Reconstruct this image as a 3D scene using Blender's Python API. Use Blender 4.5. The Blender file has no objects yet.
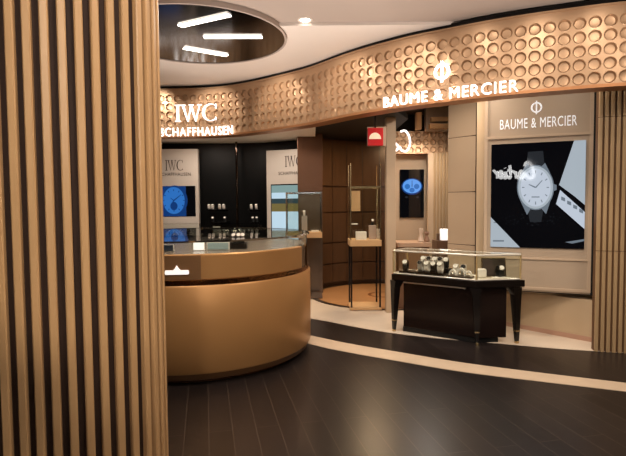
import bpy, bmesh, math, random
from mathutils import Vector, Matrix
random.seed(7)
PI = math.pi
SC = bpy.context.scene
COL = SC.collection

# ------------------------------------------------------------------ camera
F = 500.0
CAM = Vector((0, 0, 1.55))
PITCH, ROLL = 0.05, -0.008
fw = Vector((0, math.cos(PITCH), -math.sin(PITCH)))
r0 = Vector((1, 0, 0)); u0 = Vector((0, math.sin(PITCH), math.cos(PITCH)))
rt = math.cos(ROLL) * r0 + math.sin(ROLL) * u0
up = -math.sin(ROLL) * r0 + math.cos(ROLL) * u0
cam = bpy.data.cameras.new('camera'); cam.sensor_width = 36; cam.lens = 36 * F / 626
cam.clip_start = 0.05; cam.clip_end = 60
cob = bpy.data.objects.new('camera', cam); COL.objects.link(cob)
m = Matrix((rt, up, -fw)).transposed().to_4x4(); m.translation = CAM
cob.matrix_world = m
SC.camera = cob

def ray(px, py):
    return fw + rt * ((px - 313) / F) + up * ((228 - py) / F)
def at(px, py, Y):                      # the point of the place seen there at distance Y into the shop
    d = ray(px, py); return CAM + d * (Y / d.y)
def atz(px, py, z):                     # ... at height z
    d = ray(px, py); return CAM + d * ((z - CAM.z) / d.z)
def xat(px, Y, py=215): return at(px, py, Y).x
def zat(px, py, Y): return at(px, py, Y).z

# ------------------------------------------------------------------ materials
def lin(h):
    h = h.lstrip('#'); c = [int(h[i:i + 2], 16) / 255 for i in (0, 2, 4)]
    return tuple(x / 12.92 if x <= .04045 else ((x + .055) / 1.055) ** 2.4 for x in c) + (1,)
MATS = {}
def mat(name, color, rough=.5, metal=0, emit=None, estr=0, trans=0, ior=1.45, coat=0, noise=0, nscale=8, bump=0, stretch=(1, 1, 1), spec=.5, alpha=1):
    m = bpy.data.materials.new(name); m.use_nodes = True
    nt = m.node_tree; b = nt.nodes['Principled BSDF']
    c = lin(color)
    b.inputs['Base Color'].default_value = c
    b.inputs['Roughness'].default_value = rough
    b.inputs['Metallic'].default_value = metal
    b.inputs['IOR'].default_value = ior
    b.inputs['Specular IOR Level'].default_value = spec
    b.inputs['Transmission Weight'].default_value = trans
    b.inputs['Coat Weight'].default_value = coat
    b.inputs['Coat Roughness'].default_value = .04
    if emit:
        b.inputs['Emission Color'].default_value = lin(emit); b.inputs['Emission Strength'].default_value = estr
    if noise or bump:
        tc = nt.nodes.new('ShaderNodeTexCoord'); mp = nt.nodes.new('ShaderNodeMapping')
        mp.inputs['Scale'].default_value = stretch
        nz = nt.nodes.new('ShaderNodeTexNoise'); nz.inputs['Scale'].default_value = nscale; nz.inputs['Detail'].default_value = 4
        nt.links.new(tc.outputs['Object'], mp.inputs['Vector']); nt.links.new(mp.outputs['Vector'], nz.inputs['Vector'])
        if noise:
            mx = nt.nodes.new('ShaderNodeMix'); mx.data_type = 'RGBA'
            mx.inputs[6].default_value = tuple(v * (1 - noise) for v in c[:3]) + (1,)
            mx.inputs[7].default_value = tuple(min(1, v * (1 + noise)) for v in c[:3]) + (1,)
            nt.links.new(nz.outputs['Fac'], mx.inputs[0]); nt.links.new(mx.outputs[2], b.inputs['Base Color'])
        if bump:
            bp = nt.nodes.new('ShaderNodeBump'); bp.inputs['Strength'].default_value = bump; bp.inputs['Distance'].default_value = .01
            nt.links.new(nz.outputs['Fac'], bp.inputs['Height']); nt.links.new(bp.outputs['Normal'], b.inputs['Normal'])
    MATS[name] = m; return m

def glass_mat(name, tint='#f2f6f2', op=.86):
    m = bpy.data.materials.new(name); m.use_nodes = True
    nt = m.node_tree; nt.nodes.clear()
    o = nt.nodes.new('ShaderNodeOutputMaterial'); t = nt.nodes.new('ShaderNodeBsdfTransparent'); g = nt.nodes.new('ShaderNodeBsdfGlossy')
    lw = nt.nodes.new('ShaderNodeLayerWeight'); lw.inputs['Blend'].default_value = .5
    pw = nt.nodes.new('ShaderNodeMath'); pw.operation = 'POWER'; pw.inputs[1].default_value = 4.5
    fr = nt.nodes.new('ShaderNodeMath'); fr.operation = 'MULTIPLY_ADD'; fr.inputs[1].default_value = .75; fr.inputs[2].default_value = .03
    nt.links.new(lw.outputs['Facing'], pw.inputs[0]); nt.links.new(pw.outputs[0], fr.inputs[0])
    mx = nt.nodes.new('ShaderNodeMixShader')
    t.inputs['Color'].default_value = lin(tint); g.inputs['Roughness'].default_value = .02
    nt.links.new(fr.outputs[0], mx.inputs[0]); nt.links.new(t.outputs[0], mx.inputs[1]); nt.links.new(g.outputs[0], mx.inputs[2])
    nt.links.new(mx.outputs[0], o.inputs[0]); return m

def plank_mat():
    m = bpy.data.materials.new('dark_planks'); m.use_nodes = True
    nt = m.node_tree; b = nt.nodes['Principled BSDF']
    tc = nt.nodes.new('ShaderNodeTexCoord'); mp = nt.nodes.new('ShaderNodeMapping')
    mp.inputs['Rotation'].default_value = (0, 0, math.radians(90) - math.radians(12.2) + PI * 0 - PI)
    br = nt.nodes.new('ShaderNodeTexBrick')
    br.inputs['Scale'].default_value = 1; br.inputs['Brick Width'].default_value = 1.7; br.inputs['Row Height'].default_value = .16
    br.inputs['Mortar Size'].default_value = .004; br.inputs['Mortar Smooth'].default_value = .3
    br.inputs['Color1'].default_value = lin('#211b19'); br.inputs['Color2'].default_value = lin('#292220'); br.inputs['Mortar'].default_value = lin('#40362f')
    br.offset = .37
    nz = nt.nodes.new('ShaderNodeTexNoise'); nz.inputs['Scale'].default_value = 5; nz.inputs['Detail'].default_value = 6
    m2 = nt.nodes.new('ShaderNodeMapping'); m2.inputs['Scale'].default_value = (1, 14, 1)
    mx = nt.nodes.new('ShaderNodeMix'); mx.data_type = 'RGBA'; mx.blend_type = 'MULTIPLY'; mx.inputs[0].default_value = .35
    rr = nt.nodes.new('ShaderNodeMapRange'); rr.inputs['To Min'].default_value = .26; rr.inputs['To Max'].default_value = .34
    nt.links.new(tc.outputs['Object'], mp.inputs['Vector']); nt.links.new(mp.outputs['Vector'], br.inputs['Vector'])
    nt.links.new(mp.outputs['Vector'], m2.inputs['Vector']); nt.links.new(m2.outputs['Vector'], nz.inputs['Vector'])
    nt.links.new(br.outputs['Color'], mx.inputs[6]); nt.links.new(nz.outputs['Fac'], mx.inputs[7])
    nt.links.new(mx.outputs[2], b.inputs['Base Color'])
    nt.links.new(nz.outputs['Fac'], rr.inputs['Value']); nt.links.new(rr.outputs['Result'], b.inputs['Roughness'])
    bp = nt.nodes.new('ShaderNodeBump'); bp.inputs['Strength'].default_value = .12; bp.inputs['Distance'].default_value = .003
    nt.links.new(br.outputs['Fac'], bp.inputs['Height']); bp.invert = True
    nt.links.new(bp.outputs['Normal'], b.inputs['Normal'])
    b.inputs['Specular IOR Level'].default_value = .3
    return m

SLAT = mat('slat_oak', '#bd9466', .42, noise=.14, nscale=14, stretch=(6, 6, .35))
SLATBACK = mat('slat_backing', '#2a1505', .8)
SLAT_R = mat('slat_bronze', '#a88c68', .4, noise=.14, nscale=14, stretch=(6, 6, .35))
FASC = mat('fascia_bronze', '#bb9a7a', .38, metal=.5, noise=.06, nscale=3)
COPPER = mat('copper_lip', '#b8835a', .45, metal=.7)
BLACK = mat('black_lacquer', '#070707', .22)
BLACKM = mat('black_matt', '#0a0908', .7)
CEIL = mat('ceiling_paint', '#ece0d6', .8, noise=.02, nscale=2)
CEIL2 = mat('ceiling_tray_dimmed', '#b3a398', .8, noise=.02, nscale=2)  # weaker light over the trays put into a darker ceiling colour
WOOD = plank_mat()
CREAM = mat('cream_stone', '#dccbb6', .25, noise=.07, nscale=3)
STRIPE = mat('stripe_stone', '#d2bca2', .3, noise=.08, nscale=9)
CNT = mat('counter_bronze', '#bd8c57', .38, metal=.42, noise=.05, nscale=2)
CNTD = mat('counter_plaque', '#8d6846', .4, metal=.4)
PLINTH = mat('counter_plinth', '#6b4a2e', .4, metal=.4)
MIRB = mat('mirror_bronze', '#b08058', .06, metal=1, bump=.7, nscale=30)
CHROME = mat('polished_steel', '#c9c6c0', .08, metal=1)
DMIR = mat('dark_mirror', '#5c5048', .05, metal=1)
CMIR = mat('ceiling_mirror', '#383330', .15, metal=1)
BRASS = mat('pale_brass', '#c9b184', .22, metal=1)
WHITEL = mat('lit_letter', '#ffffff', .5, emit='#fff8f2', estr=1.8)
LAMP = mat('lamp_diffuser', '#ffffff', .5, emit='#fff3e4', estr=9)
LAMPS = mat('spot_diffuser', '#ffffff', .5, emit='#fff3e4', estr=14)
GREYP = mat('light_panel', '#bab0a6', .5, noise=.02)
INK = mat('dark_lettering', '#3a2c26', .5)
SILV = mat('silver_lettering', '#f2f4f4', .3, emit='#f2f4ff', estr=.35)
BEIGE = mat('beige_wall', '#bba388', .55, noise=.05, nscale=2)
BEIGE2 = mat('beige_panel', '#b09c86', .42, noise=.03, nscale=2)
BEIGEL = mat('beige_lower_wall', '#b9a182', .5, noise=.04, nscale=2)
BROWNW = mat('brown_wall', '#563f2d', .25, metal=.15, noise=.2, nscale=5, stretch=(3, 3, .4))
BRONZP = mat('bronze_panel', '#5a3d2a', .3, metal=.6, noise=.04)
GREYC = mat('grey_bronze', '#6c5b4d', .2, metal=.6)
ORANGE = mat('orange_wood', '#b9895c', .3, noise=.12, nscale=5, stretch=(1, 8, 1))
RING = mat('dark_inlay', '#2a1a10', .3)
RINGB = mat('brown_inlay', '#7a4a26', .3)
EBONY = mat('ebony_wood', '#120d0b', .25, noise=.25, nscale=9, stretch=(1, 1, 8))
EBONY2 = mat('ebony_panel', '#1c1210', .22, noise=.3, nscale=6, stretch=(1, 1, 6))
TAN = mat('tan_tray', '#c59e70', .5)
WHITE = mat('white_leatherette', '#e6ddd2', .55)
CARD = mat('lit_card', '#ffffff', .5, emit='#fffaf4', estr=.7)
RED = mat('red_sign', '#c01018', .4, emit='#c01018', estr=.12)
REDW = mat('red_sign_emblem', '#f0dcc0', .5, emit='#f0dcc0', estr=.3)
BLKSCR = mat('screen_black', '#050506', .0, emit='#0a0c12', estr=.4)
S_BLUE = mat('screen_blue', '#0a1830', .05, emit='#2c6cb8', estr=1.0)
S_BLUED = mat('screen_deep_blue', '#0a1830', .05, emit='#123a78', estr=.8)
S_BLUEL = mat('screen_bright_blue', '#0a1830', .05, emit='#5a96e0', estr=1.1)
S_PALE = mat('screen_pale_blue', '#20282c', .05, emit='#bcd6e6', estr=1.0)
S_PALE2 = mat('screen_pale_green', '#20282c', .05, emit='#8aa8a6', estr=.8)
S_OLIVE = mat('screen_olive', '#20282c', .05, emit='#8c7a40', estr=.6)
S_TEAL = mat('screen_teal', '#20282c', .05, emit='#344a50', estr=.6)
S_WHITE = mat('screen_white', '#30343a', .05, emit='#b4c0ca', estr=.8)
S_DIAL = mat('screen_dial', '#30343a', .05, emit='#c2ccda', estr=.9)
S_GREY = mat('screen_grey', '#20242a', .05, emit='#7c8894', estr=.7)
S_DARK = mat('screen_dark_grey', '#101214', .05, emit='#2c3036', estr=.6)
GLASS = glass_mat('clear_glass', '#fafcfa')
GLASSG = glass_mat('green_edge_glass', '#fcfefb')
SPARK = mat('watch_steel', '#dcd6cc', .15, metal=.9)
GOLD = mat('watch_gold', '#d8a868', .2, metal=.9)
DIALW = mat('watch_dial', '#d8d0c6', .3)
PALER = mat('pale_rail', '#e4ddcf', .25, metal=.3)
BRASSP = mat('brass_post', '#d0b988', .3, metal=.45)
STRAP = mat('black_strap', '#0d0b0a', .5)

# ------------------------------------------------------------------ mesh building
class MB:
    def __init__(s): s.v = []; s.f = []
    def add(s, v, f):
        n = len(s.v); s.v += [tuple(p) for p in v]; s.f += [tuple(i + n for i in q) for q in f]; return s
    def box(s, c, d, rz=0, M=None):
        hx, hy, hz = d[0] / 2, d[1] / 2, d[2] / 2
        R = Matrix.Rotation(rz, 3, 'Z')
        vs = [Vector(c) + R @ Vector((x * hx, y * hy, z * hz)) for z in (-1, 1) for x, y in ((-1, -1), (1, -1), (1, 1), (-1, 1))]
        if M: vs = [M @ p for p in vs]
        return s.add(vs, [(3, 2, 1, 0), (4, 5, 6, 7), (0, 1, 5, 4), (1, 2, 6, 5), (2, 3, 7, 6), (3, 0, 4, 7)])
    def prism(s, poly, z0, z1):
        n = len(poly)
        vs = [(p[0], p[1], z0) for p in poly] + [(p[0], p[1], z1) for p in poly]
        fs = [tuple(range(n - 1, -1, -1)), tuple(range(n, 2 * n))] + [(i, (i + 1) % n, n + (i + 1) % n, n + i) for i in range(n)]
        return s.add(vs, fs)
    def taper(s, p0, d0, p1, d1, rz=0):
        R = Matrix.Rotation(rz, 3, 'Z'); vs = []
        for p, d in ((p0, d0), (p1, d1)):
            vs += [Vector(p) + R @ Vector((x * d[0] / 2, y * d[1] / 2, 0)) for x, y in ((-1, -1), (1, -1), (1, 1), (-1, 1))]
        return s.add(vs, [(3, 2, 1, 0), (4, 5, 6, 7), (0, 1, 5, 4), (1, 2, 6, 5), (2, 3, 7, 6), (3, 0, 4, 7)])
    def tube(s, pts, r, n=8, closed=False):
        pts = [Vector(p) for p in pts]; k = len(pts); vs = []
        for i, p in enumerate(pts):
            a = pts[(i - 1) % k] if closed else pts[max(i - 1, 0)]; b = pts[(i + 1) % k] if closed else pts[min(i + 1, k - 1)]
            t = (b - a).normalized(); u = t.cross(Vector((0, 0, 1)))
            if u.length < .05: u = t.cross(Vector((1, 0, 0)))
            u.normalize(); w = t.cross(u)
            rr = r[i] if isinstance(r, (list, tuple)) else r
            vs += [p + u * math.cos(2 * PI * j / n) * rr + w * math.sin(2 * PI * j / n) * rr for j in range(n)]
        fs = []
        for i in range(k if closed else k - 1):
            for j in range(n):
                a, b = i * n, ((i + 1) % k) * n
                fs.append((a + j, a + (j + 1) % n, b + (j + 1) % n, b + j))
        if not closed: fs += [tuple(range(n - 1, -1, -1)), tuple(range((k - 1) * n, k * n))]
        return s.add(vs, fs)
    def lathe(s, prof, c=(0, 0, 0), n=48, a0=0, a1=2 * PI):     # prof: (r,z); solid of revolution, capped along the axis when r=0
        full = abs(a1 - a0 - 2 * PI) < 1e-6; k = n if full else n + 1; vs = []; fs = []
        for r, z in prof:
            for j in range(k):
                a = a0 + (a1 - a0) * j / n
                vs.append((c[0] + r * math.cos(a), c[1] + r * math.sin(a), c[2] + z))
        for i in range(len(prof) - 1):
            for j in range(n):
                fs.append((i * k + j, i * k + (j + 1) % k, (i + 1) * k + (j + 1) % k, (i + 1) * k + j))
        return s.add(vs, fs)
    def strip(s, A, B):                 # quads between two point rows
        n = len(A); return s.add(list(A) + list(B), [(i, i + 1, n + i + 1, n + i) for i in range(n - 1)])
    def build(s, name, material, parent=None, smooth=False, bevel=0, origin=None):
        me = bpy.data.meshes.new(name)
        org = Vector(origin) if origin is not None else Vector((0, 0, 0))
        me.from_pydata([tuple(Vector(p) - org) for p in s.v], [], s.f); me.validate()
        bm = bmesh.new(); bm.from_mesh(me)
        bmesh.ops.remove_doubles(bm, verts=bm.verts, dist=1e-5)
        bmesh.ops.recalc_face_normals(bm, faces=bm.faces)
        bm.to_mesh(me); bm.free()
        me.materials.append(material)
        if smooth:
            for p in me.polygons: p.use_smooth = True
            try: me.set_sharp_from_angle(angle=math.radians(38))
            except Exception: pass
        o = bpy.data.objects.new(name, me); COL.objects.link(o)
        if bevel:
            b = o.modifiers.new('bevel', 'BEVEL'); b.width = bevel; b.segments = 2; b.limit_method = 'ANGLE'
        if parent:
            o.parent = parent; o.location = org - Vector(parent.location) if parent.rotation_euler[2] == 0 else org
        else: o.location = org
        return o

def tag(o, label, cat, group=None, kind=None):
    if label: o['label'] = label
    if cat: o['category'] = cat
    if group: o['group'] = group
    if kind: o['kind'] = kind
    return o
def thing(name, label, cat, loc=(0, 0, 0), group=None):
    o = bpy.data.objects.new(name, None); COL.objects.link(o); o.location = Vector(loc); o.empty_display_size = .1
    return tag(o, label, cat, group)
def struct(o, label=None, cat=None):
    o['kind'] = 'structure'
    if label: o['label'] = label
    if cat: o['category'] = cat
    return o
def copy_tree(o, parent=None):
    c = o.copy(); COL.objects.link(c); c.parent = parent
    for ch in list(o.children): copy_tree(ch, c)
    return c

def text_geo(txt, size, ext=.012, spacing=1.0, offset=0.0, res=3):
    cu = bpy.data.curves.new('t', 'FONT'); cu.body = txt; cu.size = size; cu.extrude = ext; cu.space_character = spacing
    cu.offset = offset; cu.resolution_u = res
    o = bpy.data.objects.new('t', cu); COL.objects.link(o)
    dg = bpy.context.evaluated_depsgraph_get(); me = bpy.data.meshes.new_from_object(o.evaluated_get(dg))
    v = [Vector(p.co) for p in me.vertices]; f = [tuple(p.vertices) for p in me.polygons]
    bpy.data.objects.remove(o); bpy.data.curves.remove(cu); bpy.data.meshes.remove(me)
    return fit(v), f
def fit(v):                                 # to a unit-free frame: x from 0, y from 0
    x0 = min(p.x for p in v); y0 = min(p.y for p in v)
    return [Vector((p.x - x0, p.y - y0, p.z)) for p in v]
def scale_to(v, w, h):
    W = max(p.x for p in v); H = max(p.y for p in v)
    return [Vector((p.x * w / W, p.y * h / H, p.z)) for p in v]
def poly_letters(polys, ext=.012):          # 2-D outlines -> extruded solids
    v = []; f = []
    for poly in polys:
        n = len(poly); k = len(v)
        v += [Vector((x, y, -ext)) for x, y in poly] + [Vector((x, y, ext)) for x, y in poly]
        f += [tuple(k + i for i in range(n - 1, -1, -1)), tuple(k + n + i for i in range(n))]
        f += [(k + i, k + (i + 1) % n, k + n + (i + 1) % n, k + n + i) for i in range(n)]
    return v, f
def serif_iwc(ext=.012):
    P = []
    R = lambda x0, y0, x1, y1: [(x0, y0), (x1, y0), (x1, y1), (x0, y1)]
    P += [R(.09, .05, .20, .95), R(0, 0, .29, .05), R(0, .95, .29, 1)]
    P += [[(.36, .95), (.48, .95), (.69, 0), (.65, 0)], [(.65, 0), (.69, 0), (.87, .95), (.81, .95)],
          [(.78, .95), (.90, .95), (1.10, 0), (1.06, 0)], [(1.06, 0), (1.10, 0), (1.32, .95), (1.27, .95)],
          R(.31, .95, .55, 1), R(.73, .95, .97, 1), R(1.19, .95, 1.40, 1)]
    cx, cy = 1.90, .5
    n = 22
    for i in range(n):
        a = math.radians(48 + (312 - 48) * i / n); b = math.radians(48 + (312 - 48) * (i + 1) / n)
        def th(t): return .035 + .10 * max(0, -math.cos(t)) ** .8
        P.append([(cx + .47 * math.cos(a), cy + .51 * math.sin(a)), (cx + .47 * math.cos(b), cy + .51 * math.sin(b)),
                  (cx + (.47 - th(b)) * math.cos(b), cy + (.51 - min(th(b), .05)) * math.sin(b)), (cx + (.47 - th(a)) * math.cos(a), cy + (.51 - min(th(a), .05)) * math.sin(a))])
    P += [R(2.17, .72, 2.22, .98), R(2.17, .03, 2.20, .22)]
    return poly_letters(P, ext)
def phi_emblem(h, ext=.012):
    v = []; f = []; n = 32; r1 = h * .39; r2 = h * .30; P = []
    for i in range(n):
        a, b = 2 * PI * i / n, 2 * PI * (i + 1) / n
        P.append([(r1 * math.cos(a), r1 * math.sin(a)), (r1 * math.cos(b), r1 * math.sin(b)), (r2 * .92 * math.cos(b), r2 * math.sin(b)), (r2 * .92 * math.cos(a), r2 * math.sin(a))])
    P.append([(-h * .045, -h / 2), (h * .045, -h / 2), (h * .045, h / 2), (-h * .045, h / 2)])
    return poly_letters(P, ext)
def on_plane(v, O, ux, n, off=0):           # flat letters -> world: O + x*ux + y*Z + z*n
    return [Vector(O) + ux * p.x + Vector((0, 0, p.y)) + n * (p.z + off) for p in v]

# curve through plan points
class Plan:
    def __init__(s, pts, step=.01):
        P = [Vector(p) for p in pts]; P = [P[0] * 2 - P[1]] + P + [P[-1] * 2 - P[-2]]
        out = []
        for i in range(1, len(P) - 2):
            a, b, c, d = P[i - 1:i + 3]
            for k in range(60):
                t = k / 60
                out.append(.5 * ((2 * b) + (c - a) * t + (2 * a - 5 * b + 4 * c - d) * t * t + (3 * b - a - 3 * c + d) * t ** 3))
        out.append(P[-2]); s.p = out; s.s = [0]
        for i in range(1, len(out)): s.s.append(s.s[-1] + (out[i] - out[i - 1]).length)
        s.L = s.s[-1]
    def idx(s, d):
        import bisect
        i = max(1, min(len(s.s) - 1, bisect.bisect_left(s.s, d))); return i
    def pt(s, d):
        i = s.idx(d); t = (d - s.s[i - 1]) / (s.s[i] - s.s[i - 1]); return s.p[i - 1].lerp(s.p[i], t)
    def nrm(s, d):
        e = .12; t = (s.pt(min(s.L, d + e)) - s.pt(max(0, d - e))).normalized(); return Vector((t.y, -t.x))
    def find(s, px, z=2.9):
        best = None
        for i, p in enumerate(s.p):
            q = Vector((p.x, p.y, z)) - CAM; x = 313 + F * q.dot(rt) / q.dot(fw)
            if best is None or abs(x - px) < best[0]: best = (abs(x - px), s.s[i])
        return best[1]
    def world(s, d, z, off=0):
        p = s.pt(d); n = s.nrm(d); return Vector((p.x + n.x * off, p.y + n.y * off, z))
    def mapv(s, v, s0, z0, off=0): return [s.world(s0 + p.x, z0 + p.y, off + p.z) for p in v]

# ================================================================== SHELL
def X(px, Y): return (px - 313) / F * Y
fl = MB().prism([(-7, -4), (7, -4), (7, 11), (-7, 11)], -.12, 0).build('floor', WOOD); struct(fl)
# cream boutique floor and the stone stripe (flush inlays a few millimetres proud)
edge_px = [(319, 320), (350, 326), (391, 333), (450, 339.5), (504, 344), (560, 349), (593, 351), (626, 353)]
E = [atz(x, y, 0) for x, y in edge_px]
Ep = Plan([(-3.6, 7.35), (-1.9, 7.3), (-.7, 7.05)] + [(p.x, p.y) for p in E] + [(4.2, 4.75)])
pts = [Ep.pt(Ep.L * i / 60) for i in range(61)]
mb = MB().prism([(p.x, p.y) for p in pts] + [(6, 5), (6, 10.8), (-6, 10.8), (-6, 7.3)], -.05, .003)
struct(mb.build('floor_boutique', CREAM))
st_top = [(308, 335.2), (340, 341.5), (391, 350.5), (460, 363.5), (536, 372.5), (626, 383)]
st_top = [(308, 335.2), (350, 344), (391, 351), (460, 362.5), (540, 373), (626, 383.3)]
st_bot = [(308, 343.8), (350, 352.8), (391, 360), (460, 371.6), (540, 381.6), (626, 391.8)]
A = [atz(x, y, 0) for x, y in st_top]; B = [atz(x, y, 0) for x, y in st_bot]
A = Plan([(-3, 6.9), (-1.2, 6.72)] + [(p.x, p.y) for p in A] + [(4.0, 3.55)]); B = Plan([(-3, 6.68), (-1.2, 6.5)] + [(p.x, p.y) for p in B] + [(4.0, 3.37)])
a = [A.pt(A.L * i / 60) for i in range(61)]; b = [B.pt(B.L * i / 60) for i in range(61)]
mb = MB()
top = .004
mb.strip([(p.x, p.y, top) for p in a], [(p.x, p.y, top) for p in b])
mb.strip([(p.x, p.y, -.02) for p in a], [(p.x, p.y, top) for p in a]); mb.strip([(p.x, p.y, -.02) for p in b], [(p.x, p.y, top) for p in b])
struct(mb.build('trim_1', STRIPE), 'curved cream stone stripe set in the dark plank floor', 'floor stripe')

ZC = 3.40
# ceiling: lowered zone by the fascia, two shallow tray steps towards the viewer
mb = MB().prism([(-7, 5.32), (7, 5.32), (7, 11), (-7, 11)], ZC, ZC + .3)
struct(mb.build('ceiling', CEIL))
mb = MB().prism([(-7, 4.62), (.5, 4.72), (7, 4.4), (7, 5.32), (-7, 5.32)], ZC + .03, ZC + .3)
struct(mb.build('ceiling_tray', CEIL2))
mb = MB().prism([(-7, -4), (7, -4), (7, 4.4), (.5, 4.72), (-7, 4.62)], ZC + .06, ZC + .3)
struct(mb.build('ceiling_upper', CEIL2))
struct(MB().box((-6.9, 3.5, 1.7), (.2, 15, 3.5)).build('wall_left', BEIGE))
struct(MB().box((6.9, 3.5, 1.7), (.2, 15, 3.5)).build('wall_right', BEIGE))
struct(MB().box((0, -3.9, 1.7), (14, .2, 3.5)).build('wall_front', mat('opposite_shop_wall', '#2a1c14', .5)))
struct(MB().box((0, 10.9, 1.7), (14, .2, 3.5)).build('wall_back', BLACKM))

# ================================================================== FASCIA
FP = Plan([(-4.6, 7.6), (-3.4, 7.95)] + [(X(px, Y), Y) for px, Y in ((165, 7.95), (230, 7.78), (300, 6.93), (350, 6.15), (400, 5.63), (450, 5.3), (500, 5.04), (560, 4.82), (626, 4.64))] + [(3.9, 4.45)])
Z0, Z1 = 2.60, 3.355
fas = thing('fascia', 'curved bronze fascia with rows of round dimples under the ceiling', 'fascia', FP.world(FP.L / 2, Z0))
def dimples(plan, s0, s1, z0, rows, pitch, r, depth, flat_top, mb):
    n = int((s1 - s0) / pitch); K = 16
    for c in range(n):
        for q in range(rows):
            cs, cz = s0 + (c + .5) * pitch, z0 + (q + .5) * pitch
            rings = []
            sq = []
            for k in range(K):
                a = 2 * PI * k / K + PI / K * 0; x, y = math.cos(a), math.sin(a); mxx = max(abs(x), abs(y)); sq.append((x / mxx * pitch / 2, y / mxx * pitch / 2))
            rings.append([(cs + x, cz + y, 0) for x, y in sq])
            for rr, d in ((r * 1.07, 0.0), (r, .003), (r * .95, -depth * .4), (r * .8, -depth * .9), (r * .45, -depth * 1.0)):
                rings.append([(cs + rr * math.cos(2 * PI * k / K), cz + rr * math.sin(2 * PI * k / K), d) for k in range(K)])
            v = [plan.world(*p) for R_ in rings for p in R_] + [plan.world(cs, cz, -depth)]
            f = []
            for i in range(len(rings) - 1):
                for k in range(K): f.append((i * K + k, i * K + (k + 1) % K, (i + 1) * K + (k + 1) % K, (i + 1) * K + k))
            l = (len(rings) - 1) * K
            for k in range(K): f.append((l + k, l + (k + 1) % K, len(v) - 1))
            mb.add(v, f)
    return s0 + n * pitch
PITCHD = .128; ROWS = 5; ZD = Z0 + .03
mb = MB(); send = dimples(FP, .3, FP.L - .1, ZD, ROWS, PITCHD, .054, .028, .085, mb)
S = [.3 + (send - .3) * i / 90 for i in range(91)]
dp = mb.build('dimple_panel', FASC, fas, smooth=True)
mb = MB()
rows = [(ZD + ROWS * PITCHD, 0), (Z1 - .012, 0), (Z1 - .012, .02), (Z1 + .002, .02), (Z1 + .002, -.25)]
for (za, oa), (zb, ob) in zip(rows, rows[1:]): mb.strip([FP.world(s, za, oa) for s in S], [FP.world(s, zb, ob) for s in S])
mb.build('top_band', FASC, fas, smooth=True)
mb = MB()
rows = [(ZD, 0), (ZD, .015), (Z0, .015), (Z0, -.2), (Z0 + .1, -.2)]
for (za, oa), (zb, ob) in zip(rows, rows[1:]): mb.strip([FP.world(s, za, oa) for s in S], [FP.world(s, zb, ob) for s in S])
mb.build('bottom_lip', COPPER, fas, smooth=True)
mb = MB()
mb.strip([FP.world(s, Z0 + .1, -.2) for s in S], [FP.world(s, Z1, -.2) for s in S])
mb.build('backing', BLACKM, fas)
# black shadow gap between fascia and ceiling
mb = MB()
mb.strip([FP.world(s, Z1 + .002, -.02) for s in S], [FP.world(s, ZC + .01, -.02) for s in S]); mb.strip([FP.world(s, Z1 + .002, .0) for s in S], [FP.world(s, Z1 + .002, -.3) for s in S])
struct(mb.build('trim_2', BLACKM), 'thin black shadow gap between fascia and ceiling', 'trim')

# lit signs on the fascia
def fsign(name, label, geo, px0, px1, z0, z1, off=.035, m=WHITEL):
    v, f = geo; s0, s1 = FP.find(px0, (z0 + z1) / 2), FP.find(px1, (z0 + z1) / 2)
    v = scale_to(fit(v), s1 - s0, z1 - z0); w = FP.mapv(v, s0, z0, off)
    o = MB().add(w, f).build(name, m, origin=FP.world((s0 + s1) / 2, z0)); tag(o, label, 'sign'); return o
fsign('serif_sign', 'large white lit three-letter serif sign on the bronze fascia', serif_iwc(), 176, 217.5, 2.835, 3.10)
fsign('town_name_sign', 'small white lit sans lettering under the three-letter serif sign', text_geo('SCHAFFHAUSEN', .16, .012, 1.2, .0), 160.5, 234, 2.612, 2.745)
fsign('brand_sign', 'white lit sans lettering with ampersand along the fascia bottom', text_geo('BAUME & MERCIER', .16, .012, 1.12, .0), 385.3, 519, 2.622, 2.737)
v, f = phi_emblem(.215)
s0 = FP.find(443.5, 2.94); zc = FP.world(s0, 2.94)
zc = zat(443.5, 72.5, zc.y)
o = MB().add(FP.mapv(v, s0, zc, .035), f).build('ring_emblem', WHITEL, origin=FP.world(s0, zc)); tag(o, 'white lit ring emblem crossed by a bar above the ampersand sign', 'emblem')

# ================================================================== SLATTED SCREEN IN FRONT
def slat_path(p0, heads, pitch):
    out = [Vector(p0)]
    for h in heads:
        a = math.radians(h); out.append(out[-1] + Vector((math.cos(a), math.sin(a))) * pitch)
    return out
def slats(P, w, d, segs, mb):
    for i, p in enumerate(P):
        a = P[max(0, i - 1)]; b = P[min(len(P) - 1, i + 1)]; t = (b - a).normalized(); ang = math.atan2(t.y, t.x)
        for z0, z1 in segs:
            n = Vector((t.y, -t.x)); c = p + n * d / 2
            R = Matrix.Rotation(ang, 2); e = .004
            prof = [(-w / 2, d / 2), (-w / 2, -d / 2 + e), (-w / 2 + e, -d / 2), (w / 2 - e, -d / 2), (w / 2, -d / 2 + e), (w / 2, d / 2)]
            mb.prism([c + R @ Vector(q) for q in prof], z0, z1)
q = at(9.6, 0, 1.577)
heads = [10, 16, 22, 28, 33, 38, 43, 52, 74, 84, 92, 106, 118, 130, 145, 160, 175, 190]
pre = [(q.x, q.y)]
for h in (8, 6, 4, 2, 0, -2, -4, -6):
    a_ = math.radians(h); pre.append((pre[-1][0] - .05 * math.cos(a_), pre[-1][1] - .05 * math.sin(a_)))
P = [Vector(p) for p in pre[:0:-1]] + slat_path((q.x, q.y), heads, .0478)
col = thing('slatted_column', 'huge tan vertically slatted column close in front, cut by the frame', 'column', (P[6].x, P[6].y + .3, 0))
mb = MB(); slats(P, .026, .02, [(0, ZC + .06)], mb); mb.build('slat_cladding', SLAT, col)
core = [p for p in P] + [Vector((P[0].x, P[-1].y))]
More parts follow.
